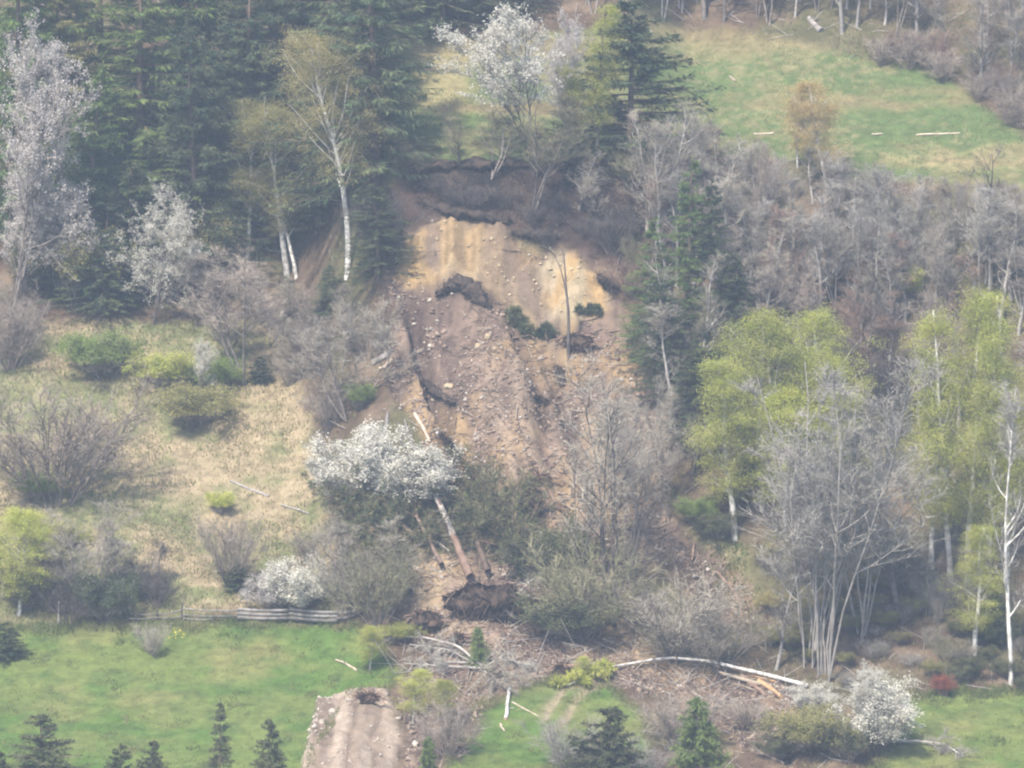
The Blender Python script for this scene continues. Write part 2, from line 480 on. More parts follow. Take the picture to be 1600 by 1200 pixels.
# ------------------------------------------------------------------ haze: one closed box of even air
def haze():
    b = bpy.data.meshes.new('haze')
    x0, x1, y0, y1, z0, z1 = -720, 720, -320, 1520, float(GZ.min()) - 1, float(GZ.max()) + 34
    v = [(x, y, z) for z in (z0, z1) for y in (y0, y1) for x in (x0, x1)]
    b.from_pydata(v, [], [(0, 2, 3, 1), (4, 5, 7, 6), (0, 1, 5, 4), (2, 6, 7, 3), (0, 4, 6, 2), (1, 3, 7, 5)])
    m = bpy.data.materials.new('haze_air'); m.use_nodes = True
    N = m.node_tree.nodes; N.clear()
    out = N.new("ShaderNodeOutputMaterial"); pv = N.new("ShaderNodeVolumePrincipled")
    pv.inputs["Color"].default_value = (.64, .79, 1.0, 1); pv.inputs["Density"].default_value = HAZE_DENSITY
    pv.inputs["Anisotropy"].default_value = 0.0
    m.node_tree.links.new(pv.outputs[0], out.inputs["Volume"])
    b.materials.append(m)
    link('haze', b, kind='stuff')


haze()

# ------------------------------------------------------------------ plant growing helpers (all vectorised)
def grow(rng, P, D, L, S, wob, grav=0.0, gend=None):
    """N polylines of S segments -> (N, S+1, 3)"""
    n = len(P); pts = np.zeros((n, S + 1, 3)); pts[:, 0] = P; D = nrm(np.array(D, float))
    L = np.broadcast_to(np.asarray(L, float), (n,))
    for s in range(S):
        g = grav if gend is None else grav + (gend - grav) * s / max(S - 1, 1)
        D = D + wob * rng.normal(size=(n, 3)); D[:, 2] += g
        D = nrm(D)
        pts[:, s + 1] = pts[:, s] + D * (L / S)[:, None]
    return pts


def along(pts, t, idx):
    """points and directions at parameter t of polylines idx"""
    S = pts.shape[1] - 1
    f = np.clip(t, 0, .9999) * S; k = f.astype(int); f = (f - k)[:, None]
    a = pts[idx, k]; b = pts[idx, k + 1]
    return a + (b - a) * f, nrm(b - a)


def spawn(rng, pts, per, t0, t1, ang, jit=.25, flat=0.0):
    n = len(pts); idx = np.repeat(np.arange(n), per)
    t = t0 + (t1 - t0) * rng.random(len(idx))
    P, d = along(pts, t, idx)
    r = rng.normal(size=(len(idx), 3)); r[:, 2] *= (1 - flat)
    r = nrm(r - d * (r * d).sum(1, keepdims=True))
    a = (ang + jit * rng.normal(size=len(idx)))[:, None]
    return P, nrm(d * np.cos(a) + r * np.sin(a)), t, idx


def tubes(geo, pts, R0, R1, k=3):
    n, S1, _ = pts.shape
    R0 = np.broadcast_to(np.asarray(R0, float), (n,)); R1 = np.broadcast_to(np.asarray(R1, float), (n,))
    d = np.gradient(pts, axis=1); d = nrm(d)
    ref = np.where(np.abs(d[..., 2:3]) > .9, np.array([1., 0, 0]), np.array([0, 0, 1.]))
    u = nrm(np.cross(d, ref)); v = np.cross(d, u)
    t = np.linspace(0, 1, S1)
    rad = R0[:, None] + (R1 - R0)[:, None] * t
    a = np.arange(k) * 2 * math.pi / k
    ring = pts[:, :, None, :] + rad[:, :, None, None] * (u[:, :, None, :] * np.cos(a)[None, None, :, None] + v[:, :, None, :] * np.sin(a)[None, None, :, None])
    V = ring.reshape(-1, 3)
    base = (np.arange(n)[:, None, None] * S1 + np.arange(S1 - 1)[None, :, None]) * k
    j = np.arange(k)[None, None, :]; j2 = (j + 1) % k
    A = base + j; B = base + j2; Cc = base + k + j2; Dd = base + k + j
    F = np.concatenate([np.stack([A, B, Cc], -1).reshape(-1, 3), np.stack([A, Cc, Dd], -1).reshape(-1, 3)])
    geo.add(V, F)


def slivers(geo, rng, P, D, L, w):
    """twigs / blades: slim triangles"""
    n = len(P); L = np.broadcast_to(np.asarray(L, float), (n,)); w = np.broadcast_to(np.asarray(w, float), (n,))
    s = nrm(np.cross(D, rng.normal(size=(n, 3)))) * w[:, None] * .5
    V = np.stack([P - s, P + s, P + D * L[:, None]], 1).reshape(-1, 3)
    geo.add(V, np.arange(3 * n).reshape(-1, 3))


def kites(geo, rng, P, D, L, w, nor=None):
    """needle sprays / leaf clumps: slim kites (two triangles, folded a little)"""
    n = len(P); L = np.broadcast_to(np.asarray(L, float), (n,))[:, None]; w = np.broadcast_to(np.asarray(w, float), (n,))[:, None]
    s = nrm(np.cross(D, rng.normal(size=(n, 3)) if nor is None else nor)) * w * .5
    m = P + D * L * .45
    V = np.stack([P, m - s, P + D * L + rng.normal(size=(n, 3)) * w * .2, m + s + rng.normal(size=(n, 3)) * w * .2], 1).reshape(-1, 3)
    b = np.arange(n)[:, None] * 4
    F = np.concatenate([b + np.array([[0, 1, 2]]), b + np.array([[0, 2, 3]])])
    geo.add(V, F)


def rdir(rng, n):
    return nrm(rng.normal(size=(n, 3)))


# ---- plant meshes; each returns (trunk mesh geo, crown mesh geo[, extra geo])
def g_spruce(seed, H=20., Wd=6., dens=1.0, droop=.25, sparse=False, young=False):
    rng = np.random.default_rng(seed); T = Geo(); Cr = Geo()
    stem = grow(rng, [[0, 0, -.4]], [[0, 0, 1]], H + .4, 12, .012)
    tubes(T, stem, H * .014, .02, 6)
    nb = int((H * 10 if not sparse else H * 10) * dens)
    t = 1 - rng.random(nb) ** .85 * .93
    t = np.sort(t)
    P, _ = along(stem, t, np.zeros(nb, int))
    az = rng.random(nb) * 2 * math.pi
    Lb = Wd * .5 * (np.clip((1 - t) * 1.25, 0, 1) ** .8) * (.72 + .5 * rng.random(nb)) + .25
    lob = 1 + .22 * np.sin(az * 2 + seed) + .15 * np.sin(az * 3 + t * 9 + seed)
    Lb = Lb * lob
    up = -.15 + .55 * t
    D = np.stack([np.cos(az), np.sin(az), up], 1)
    br = grow(rng, P, D, Lb, 5, .05, -droop * .55, .16)
    tubes(T, br, .02 + .012 * Lb, .008, 3)
    per = 54 if not sparse else 72
    sp, sd, st, idx = spawn(rng, br, per, .12, 1.0, .9, .3, flat=.6)
    sd[:, 2] -= .25 + .25 * rng.random(len(sd)); sd = nrm(sd)
    L2 = (.25 + .55 * (1 - st)) * np.clip(Lb[idx] * .42, .25, 1.0) * (.6 + .8 * rng.random(len(idx)))
    kites(Cr, rng, sp, sd, L2 + .12, (.03 + .06 * rng.random(len(idx))) * (1.3 if sparse else 1), nor=np.array([0, 0, 1.]) + rng.normal(size=(len(idx), 3)) * .6)
    # hanging tufts and leader shoots
    hp, hd, ht, hidx = spawn(rng, br, 16, .2, 1.0, .5, .3)
    hd[:, 2] -= 1.1; kites(Cr, rng, hp, nrm(hd), .25 + .4 * rng.random(len(hp)), .05 + .05 * rng.random(len(hp)))
    tp, td, tt, _ = spawn(rng, stem, 60, .9, 1.0, .7, .3)
    kites(Cr, rng, tp, td, .3, .07)
    return T, Cr


def g_bare(seed, H=12., stems=1, spread=.45, tilt=.10, fine=1.0, t0=.22, leaf=0, lsize=.10, leaf_t=.2, puff=0, psize=.11, wide=1.0, drop=0.0, thick=1.0, up=0.0):
    """deciduous tree: stems, limbs, branches, twigs; optional leaves / blossom -> (trunk, twigs, foliage)"""
    rng = np.random.default_rng(seed); T = Geo(); Tw = Geo(); Lf = Geo()
    az = rng.random(stems) * 6.28 + np.arange(stems) * 6.28 / stems
    D = np.stack([np.cos(az) * tilt * (stems > 1), np.sin(az) * tilt * (stems > 1), np.ones(stems)], 1) + rng.normal(size=(stems, 3)) * .03
    P = np.stack([np.cos(az), np.sin(az), az * 0], 1) * (.0 if stems == 1 else .012 * H) + np.array([0, 0, -.3])
    Ls = H * (.82 + .2 * rng.random(stems)) * (1 if stems > 1 else 1.02)
    st = grow(rng, P, D, Ls, 9, .05, .03)
    r0 = H * .0115 / math.sqrt(max(stems, 1)) ** 1.3
    tubes(T, st, r0 * thick, .012, 6); r0 *= min(thick, .8) if thick < 1 else 1
    n1 = int(17 / math.sqrt(stems) * 1.5)
    P1, D1, t1, i1 = spawn(rng, st, n1, t0, .97, .75, .18)
    L1 = H * spread * (1.05 - .75 * t1) * (.6 + .7 * rng.random(len(t1)))
    b1 = grow(rng, P1, D1, L1, 6, .07, .10 + up - drop * .5, .10 + up - drop)
    tubes(T, b1, r0 * .52 * (1 - .75 * t1) + .010, .010, 4)
    P2, D2, t2, i2 = spawn(rng, b1, 7, .15, 1, .7, .25)
    L2 = L1[i2] * .48 * (1.1 - .6 * t2) * (.6 + .7 * rng.random(len(t2))) + .2
    b2 = grow(rng, P2, D2, L2, 4, .10, .08 - drop, .10 - drop * 2)
    tubes(Tw, b2, .016, .006, 3)
    n3 = max(2, int(6 * fine))
    P3, D3, t3, i3 = spawn(rng, b2, n3, .1, 1, .65, .3)
    D3[:, 2] += .12 - drop; D3 = nrm(D3)
    L3 = (.25 + .55 * rng.random(len(t3))) * np.clip(L2[i3] * .75, .3, 1.1)
    slivers(Tw, rng, P3, D3, L3, .022)
    b3 = np.stack([P3, P3 + D3 * L3[:, None]], 1)
    P4, D4, t4, i4 = spawn(rng, b3, max(2, int(3 * fine)), .2, 1, .6, .3)
    L4 = .18 + .35 * rng.random(len(t4))
    D4[:, 2] -= drop; D4 = nrm(D4)
    slivers(Tw, rng, P4, D4, L4, .016)
    b4 = np.stack([P4, P4 + D4 * L4[:, None]], 1)
    if leaf:
        ids = rng.integers(0, len(b4), leaf)
        q = P4[ids] + D4[ids] * (L4[ids] * rng.random(leaf))[:, None] + rng.normal(size=(leaf, 3)) * .10
        keep = q[:, 2] > leaf_t * H
        q = q[keep]
        dd = rdir(rng, len(q)); dd[:, 2] -= .3
        kites(Lf, rng, q, nrm(dd), lsize * (.7 + .8 * rng.random(len(q))), lsize * .8)
    if puff:
        # blossom sits thick along the outer twigs
        n = puff
        which = rng.random(n) < .55
        ia = rng.integers(0, len(b3), n); ib = rng.integers(0, len(b4), n)
        q = np.where(which[:, None], P3[ia] + D3[ia] * (L3[ia] * rng.random(n))[:, None], P4[ib] + D4[ib] * (L4[ib] * rng.random(n))[:, None])
        q = q + rng.normal(size=(n, 3)) * .07
        q = q[q[:, 2] > leaf_t * H]
        kites(Lf, rng, q, rdir(rng, len(q)), psize * (.7 + .7 * rng.random(len(q))), psize * .9)
    if drop == 0 and wide != 1:
        pass
    return T, Tw, Lf


def g_birch(seed, H=18., leaf=9000, cw=.13, t0=.20, lsize=.075, lean=.02, n1=54, peak=.35):
    rng = np.random.default_rng(seed); T = Geo(); Tw = Geo(); Lf = Geo()
    st = grow(rng, [[0, 0, -.4]], [[rng.normal() * lean, rng.normal() * lean, 1]], H + .4, 14, .022)
    tubes(T, st, H * .0098, .05, 7)
    P1, D1, t1, i1 = spawn(rng, st, n1, t0, .985, .50, .15)
    q = (t1 - t0) / (1 - t0)
    shape = np.where(q < peak, .55 + .45 * q / peak, np.clip((1 - q) / (1 - peak), 0, 1) ** .75) + .10
    L1 = H * cw * 1.5 * shape * (.6 + .7 * rng.random(len(t1)))
    b1 = grow(rng, P1, D1, L1, 6, .07, .10, .0)
    tubes(T, b1, H * .0032 * (1.15 - t1) + .014, .008, 4)
    P2, D2, t2, i2 = spawn(rng, b1, 8, .15, 1, .75, .25)
    L2 = .3 + L1[i2] * .38 * (1.1 - .6 * t2) * (.5 + .8 * rng.random(len(t2)))
    b2 = grow(rng, P2, D2, L2, 4, .10, -.08, -.35)
    tubes(Tw, b2, .010, .004, 3)
    P3, D3, t3, i3 = spawn(rng, b2, 5, .1, 1, .6, .3)
    D3[:, 2] -= .6; D3 = nrm(D3)
    L3 = .25 + .55 * rng.random(len(t3))
    slivers(Tw, rng, P3, D3, L3, .012)
    ids = rng.integers(0, len(P3), leaf)
    # leaves come in bunches: some twigs carry many, some none
    keep = fbm(P3[ids][:, 0] * .7 + seed, P3[ids][:, 2] * .7 + P3[ids][:, 1] * .5, 3) > .24
    ids = ids[keep]; leaf = len(ids)
    q = P3[ids] + D3[ids] * (L3[ids] * rng.random(leaf) * 1.15)[:, None] + rng.normal(size=(leaf, 3)) * .20
    dd = rdir(rng, leaf); dd[:, 2] -= .4
    kites(Lf, rng, q, nrm(dd), lsize * (.6 + .8 * rng.random(leaf)), lsize * .75)
    return T, Tw, Lf


def g_bush(seed, H=4., W_=4., stems=26, fine=1.0, leaf=0, lsize=.10, top=.0, puff=0, psize=.11, arch=.0):
    """many stems from one base"""
    rng = np.random.default_rng(seed); T = Geo(); Tw = Geo(); Lf = Geo()
    az = rng.random(stems) * 6.28; sp = rng.random(stems) ** .6
    tl = sp * np.arctan2(W_ * .55, H)
    D = np.stack([np.cos(az) * np.sin(tl), np.sin(az) * np.sin(tl), np.cos(tl)], 1)
    P = np.stack([np.cos(az) * sp * W_ * .07, np.sin(az) * sp * W_ * .07, az * 0 - .2], 1)
    Ls = (H / np.maximum(np.cos(tl), .55)) * (.65 + .38 * rng.random(stems)) * (1 - .18 * sp)
    st = grow(rng, P, D, Ls, 7, .06, .02, -arch)
    tubes(T, st, .012 + .004 * H * .6, .006, 4)
    P1, D1, t1, i1 = spawn(rng, st, 8, .2, 1, .55, .2)
    L1 = Ls[i1] * .36 * (1.1 - .6 * t1) * (.6 + .7 * rng.random(len(t1)))
    b1 = grow(rng, P1, D1, L1, 4, .09, .08)
    tubes(Tw, b1, .015, .006, 3)
    P2, D2, t2, i2 = spawn(rng, b1, int(7 * fine), .1, 1, .6, .25)
    L2 = .2 + .5 * rng.random(len(t2)) * H / 4
    slivers(Tw, rng, P2, D2, L2, .020)
    b2 = np.stack([P2, P2 + D2 * L2[:, None]], 1)
    P3, D3, t3, i3 = spawn(rng, b2, int(3 * fine), .2, 1, .6, .3)
    L3 = .15 + .25 * rng.random(len(t3))
    slivers(Tw, rng, P3, D3, L3, .016)
    if leaf or puff:
        n = leaf or puff; ls = lsize if leaf else psize
        ids = rng.integers(0, len(P3), n)
        q = P3[ids] + D3[ids] * (L3[ids] * rng.random(n))[:, None] + rng.normal(size=(n, 3)) * .11
        q = q[q[:, 2] > top * H]
        kites(Lf, rng, q, rdir(rng, len(q)), ls * (.7 + .8 * rng.random(len(q))), ls * .85)
    return T, Tw, Lf


# library: kind -> list of variants; a variant = (nominal height, nominal width, [(part name, mesh)])
LIB = {}


def geo_width(gs):
    V = np.concatenate([v for g in gs for v in g.V])
    return float(np.percentile(np.abs(V[:, 0]), 97) + np.percentile(np.abs(V[:, 1]), 97)), float(np.percentile(V[:, 2], 99.7))


def add_variant(kind, geos, names, mats):
    ok = [(g, n, m) for g, n, m in zip(geos, names, mats) if g.V]
    w, h = geo_width([g for g, _, _ in ok])
    LIB.setdefault(kind, []).append((h, w, [(n, g.mesh(kind + '_' + n, M[m], n == 'trunk')) for g, n, m in ok]))


TC = ('trunk', 'crown')
for s in range(4):
    add_variant('spruce', g_spruce(100 + s, 20, 6.5 + .5 * (s % 3)), TC, ('bark_brown', 'spruce'))
for s in range(3):
    add_variant('sparse_spruce', g_spruce(120 + s, 14, 7.0, 1.0, .15, True), TC, ('bark_brown', 'spruce'))
for s in range(2):
    add_variant('young_spruce', g_spruce(130 + s, 7, 3.2, 1.5, .1), TC, ('bark_brown', 'spruce'))
for s in range(2):
    add_variant('larch', g_spruce(140 + s, 10, 4.4, 2.4, .05), TC, ('bark_grey', 'larch'))
BT = ('trunk', 'twigs', 'foliage')
for s in range(4):
    add_variant('birch', g_birch(200 + s, 18, 28000, .095 + .012 * (s % 3)), BT, ('birch_bark', 'twig_olive', 'leaf_lime'))
for s in range(2):
    add_variant('airy_birch', g_birch(220 + s, 19, 32000, .17, .36, .075, n1=44, peak=.5), BT, ('birch_bark', 'twig_olive', 'leaf_ochre'))
for s in range(2):
    add_variant('round_birch', g_birch(210 + s, 15, 36000, .19, .2, .085, n1=60, peak=.45), BT, ('birch_bark', 'twig_olive', 'leaf_lime'))
for s in range(6):
    add_variant('bare', g_bare(300 + s, 12, 1 + s % 2, .30, .12, up=.10), BT, ('bark_grey', 'twig_grey', 'leaf_olive'))
for s in range(5):
    add_variant('multi', g_bare(320 + s, 12, 3 + s % 3, .30, .22, 1.0, .3, up=.06), BT, ('bark_grey', 'twig_grey', 'leaf_olive'))
for s in range(3):
    add_variant('slender', g_bare(350 + s, 16, 1, .20, .1, 1.0, thick=.75, up=.12), BT, ('bark_pale', 'twig_grey', 'leaf_olive'))
for s in range(3):
    add_variant('spreading', g_bare(360 + s, 16, 9, .20, .085, 1.2, .3, thick=.8, up=.08), BT, ('bark_pale', 'twig_pale', 'leaf_olive'))
for s in range(3):
    add_variant('airy', g_bare(370 + s, 14, 2 + s, .26, .14, .85, .35, thick=.8, up=.05), BT, ('bark_grey', 'twig_grey', 'leaf_olive'))
for s in range(3):
    add_variant('alder', g_bare(340 + s, 12, 2, .42, .2, .9, .25, leaf=4200, lsize=.13), BT, ('bark_grey', 'twig_grey', 'leaf_olive'))
CB = ('trunk', 'twigs', 'blossom')
for s in range(3):
    add_variant('cherry', g_bare(400 + s, 12, 2, .46, .26, .9, .3, puff=22000, psize=.08, leaf_t=.22), CB, ('bark_grey', 'twig_grey', 'blossom'))
for s in range(2):
    add_variant('low_cherry', g_bare(408 + s, 10, 3, .55, .45, .9, .1, puff=22000, psize=.08, leaf_t=.02, drop=.12), CB, ('bark_grey', 'twig_grey', 'blossom'))
add_variant('top_cherry', g_bare(412, 12, 3, .42, .25, .9, .3, puff=24000, psize=.085, leaf_t=.42), CB, ('bark_dark', 'twig_grey', 'blossom'))
for s in range(3):
    add_variant('blossom_bush', g_bush(420 + s, 4.5, 5.5, 22, 1.0, puff=20000, psize=.095, top=.15), CB, ('bark_grey', 'twig_grey', 'blossom'))
for s in range(5):
    add_variant('bush', g_bush(440 + s, 4, 4.5, 26, 1.1), BT, ('bark_grey', 'twig_grey', 'leaf_olive'))
for s in range(3):
    add_variant('leaf_bush', g_bush(460 + s, 3.2, 4, 24, 1.0, leaf=20000, lsize=.08, top=.38), BT, ('bark_grey', 'twig_grey', 'leaf_green'))

NAMES = {'spruce': 'spruce_tree', 'sparse_spruce': 'spruce_tree', 'young_spruce': 'spruce_tree', 'larch': 'larch_tree', 'birch': 'birch_tree', 'round_birch': 'birch_tree', 'slender': 'bare_tree', 'airy': 'bare_tree', 'spreading': 'bare_tree', 'top_cherry': 'blossom_tree', 'low_cherry': 'blossom_tree', 'airy_birch': 'birch_tree',
         'bare': 'bare_tree', 'multi': 'bare_tree', 'alder': 'budding_tree', 'cherry': 'blossom_tree', 'blossom_bush': 'blossom_bush', 'bush': 'bare_bush', 'leaf_bush': 'leafy_bush'}
CATS = {'spruce_tree': 'spruce', 'larch_tree': 'larch', 'birch_tree': 'birch', 'bare_tree': 'tree', 'budding_tree': 'tree', 'blossom_tree': 'blossom tree', 'blossom_bush': 'blossom bush',
        'bare_bush': 'bush', 'leafy_bush': 'bush'}
_cnt = {}
PR = random.Random(5)


def plant(kind, u, r, top, w, label, group=None, mats=None, var=None, top_u=None, sink=0.0, pos=None, quat=None, name=None, hm=None):
    """stand a plant on the ground seen at pixel (u, r); its height and width follow from the photograph's measures"""
    p = ground_at(u, r) if pos is None else np.array(pos, float)
    px = FPX / p[1]
    h = hm or max((r - top) / px, .3); wd = w / px
    V = LIB[kind]
    if var is None:
        _cnt[kind] = _cnt.get(kind, -1) + 1; var = _cnt[kind]
    vh, vw, parts = V[var % len(V)]
    sz = h / vh; sx = min(max(wd / vw, sz * .45), sz * 2.4)
    nm = name or NAMES[kind]
    e = bpy.data.objects.new(nm, None); COL.objects.link(e); e.empty_display_size = .3
    e.location = (p[0], p[1], p[2] - sink)
    e.scale = (sx, sx, sz)
    q = Quaternion((0, 0, 1), PR.random() * 6.283)
    if top_u is not None:
        q = Quaternion((0, 1, 0), math.atan2(top_u - u, r - top)) @ q
    if quat is not None:
        q = quat @ q
    e.rotation_mode = 'QUATERNION'; e.rotation_quaternion = q
    tag(e, label, CATS[NAMES[kind]] if name is None else name.split('_')[-1], group)
    for n, me in parts:
        o = link(n, me, e)
        if mats and n in mats:
            o.material_slots[0].link = 'OBJECT'; o.material_slots[0].material = M[mats[n]]
    return e


def in_poly(x, y, P):
    c = False
    for i in range(len(P)):
        x0, y0 = P[i]; x1, y1 = P[(i + 1) % len(P)]
        if (y0 > y) != (y1 > y) and x < (x1 - x0) * (y - y0) / (y1 - y0) + x0:
            c = not c
    return c


def scatter_px(P, n, seed, mind=20):
    """n spread-out pixel spots inside a polygon"""
    R = random.Random(seed); xs = [p[0] for p in P]; ys = [p[1] for p in P]; out = []; tries = 0
    while len(out) < n and tries < n * 200:
        tries += 1
        x = R.uniform(min(xs), max(xs)); y = R.uniform(min(ys), max(ys))
        if in_poly(x, y, P) and all((x - a) ** 2 + ((y - b) * 1.6) ** 2 > mind ** 2 for a, b in out):
            out.append((x, y))
        elif tries % 400 == 0:
            mind *= .85
    return out


# ------------------------------------------------------------------ plants, named one by one
# (kind, base u, base row, top row, width, label, extras)
def rows(tab, group=None):
    for t in tab:
        kind, u, r, top, w, label = t[:6]
        kw = dict(t[6]) if len(t) > 6 else {}
        kw.setdefault('group', group)
        plant(kind, u, r, top, w, label, **kw)


OL = {'foliage': 'leaf_olive'}; OC = {'foliage': 'leaf_ochre'}; LT = {'crown': 'spruce_light'}; BR = {'crown': 'spruce_brown'}
GF = 'spruces of the dark forest above the track'
rows([
    ('spruce', 30, 380, -150, 170, 'dark spruce at the left picture edge behind the big pale blossom tree', dict(mats=LT)),
    ('spruce', 105, 330, -60, 170, 'yellowish green conifer top rising above the big pale blossom tree', dict(mats={'crown': 'leaf_olive'})),
    ('spruce', 135, 430, 110, 150, 'greenish spruce between the big pale blossom tree and the bright green conifer', dict(mats=LT)),
    ('spruce', 222, 345, -55, 200, 'bright green broad conifer high in the dark forest', dict(mats={'crown': 'larch'})),
    ('spruce', 200, 455, 250, 150, 'dark spruce standing over the small leaning yellow-leaved tree', dict()),
    ('spruce', 305, 440, 40, 150, 'dark blue-green spruce right of the bright green conifer', dict()),
    ('spruce', 290, 430, 150, 150, 'shaded spruce right behind the pinkish-white blossom tree', dict()),
    ('spruce', 325, 385, 60, 140, 'dark spruce left of the twin birches', dict()),
    ('spruce', 385, 325, -100, 150, 'tall dark spruce rising behind the olive crown of the twin birches', dict()),
    ('spruce', 455, 330, -160, 170, 'tall dark spruce between the twin birches and the big white-stemmed birch', dict()),
    ('spruce', 496, 365, 150, 130, 'dark spruce just left of the white stem of the tall birch', dict()),
    ('spruce', 540, 330, -120, 170, 'dark spruce directly behind the crown of the tall white-stemmed birch', dict()),
    ('spruce', 585, 300, -190, 175, 'dark forest-edge spruce beside the tan patch of the upper meadow', dict()),
    ('spruce', 510, 495, 415, 120, 'low spruce below the foot of the tall white-stemmed birch', dict()),
    ('spruce', 590, 440, 290, 100, 'dark low-boughed spruce between the tall birch and the bare scar', dict()),
    ('spruce', 452, 500, 432, 100, 'small dark spruce below the feet of the twin birches', dict()),
    ('spruce', 165, 488, 300, 130, 'dark spruce in shade behind the olive bushes above the track', dict()),
    ('spruce', 690, 46, -150, 120, 'dark spruce at the top edge left of the pale blossom tree by the meadow', dict()),
    ('spruce', 745, 38, -120, 110, 'dark spruce at the top edge above the blossom tree on the scarp', dict()),
    ('spruce', 640, 52, -160, 110, 'dark spruce at the top edge where meadow and forest meet', dict()),
    ('spruce', 795, 26, -150, 100, 'dark spruce at the top edge behind the white blossom crown', dict()),
], GF)
plant('airy_birch', 543, 432, 50, 190, 'tall birch with white stem and ochre crown in front of the dark spruces', var=0, top_u=556)
rows([
    ('spruce', 70, 300, -220, 190, 'dark spruce at the picture top behind the yellowish conifer', dict(mats={'crown': 'larch'})),
    ('spruce', 165, 280, -230, 190, 'spruce at the picture top between the yellowish and the bright green conifer', dict(mats={'crown': 'larch'})),
    ('spruce', 285, 260, -230, 200, 'spruce at the picture top behind the bright green conifer', dict(mats=LT)),
    ('spruce', 335, 230, -260, 200, 'spruce at the picture top left of the pinkish bare tree', {}),
    ('spruce', 425, 220, -260, 200, 'spruce at the picture top right of the pinkish bare tree', dict(mats={'crown': 'spruce_olive'})),
    ('spruce', 500, 220, -260, 200, 'spruce at the picture top left behind the tall ochre birch', {}),
    ('spruce', 560, 200, -250, 180, 'spruce at the picture top right behind the tall ochre birch', {}),
    ('spruce', 398, 345, 110, 110, 'olive green spruce directly behind the stems of the twin birches', dict(mats={'crown': 'spruce_olive'})),
    ('spruce', 140, 470, 270, 120, 'olive green spruce right of the big pale blossom tree', dict(mats=LT)),
    ('spruce', 235, 400, 195, 140, 'light green spruce below the bright green conifer', dict(mats={'crown': 'larch'})),
], GF)
plant('airy_birch', 449, 434, 165, 150, 'left stem of the twin birches with olive crown below dark spruces', var=1, top_u=408, mats=OL, group='twin birches in the forest')
plant('airy_birch', 463, 434, 250, 120, 'right shorter stem of the twin birches with olive crown', var=0, top_u=432, mats=OL, group='twin birches in the forest')
plant('airy_birch', 388, 425, 155, 110, 'olive leafed tree left behind the twin birches', var=1, mats=OL)
plant('alder', 530, 150, -60, 110, 'pale bare birch top rising above the tall ochre birch at the picture top', mats={'trunk': 'birch_bark', 'twigs': 'twig_pale'})
plant('bare', 365, 130, -30, 90, 'pinkish grey bare tree at the picture top between dark spruces', mats={'twigs': 'twig_mauve'})
plant('airy_birch', 200, 300, 205, 70, 'small leaning yellow-leaved tree in front of dark spruces', var=0, top_u=172, mats=OC)
BP = {'blossom': 'blossom_pink'}
rows([
    ('cherry', 18, 500, 30, 215, 'huge pale blossom tree at the left picture edge', dict(mats=BP, top_u=30, var=0)),
    ('cherry', 8, 520, 250, 190, 'lower pale blossom tree cut by the left picture edge', dict(mats=BP)),
    ('cherry', 118, 490, 265, 130, 'pale pinkish blossom tree right of the huge one above the olive bushes', dict(mats=BP)),
    ('low_cherry', 238, 508, 290, 160, 'white blossom tree with sparse sprays hanging over the track', dict(var=0)),
    ('cherry', 262, 300, 180, 60, 'thin blossom sprays high in front of the dark spruces', dict(mats=BP, var=2)),
    ('cherry', 620, 60, -40, 90, 'pale blossom tree at the picture top left of the tan meadow patch', dict(mats=BP)),
], 'blossom trees at the forest edge')
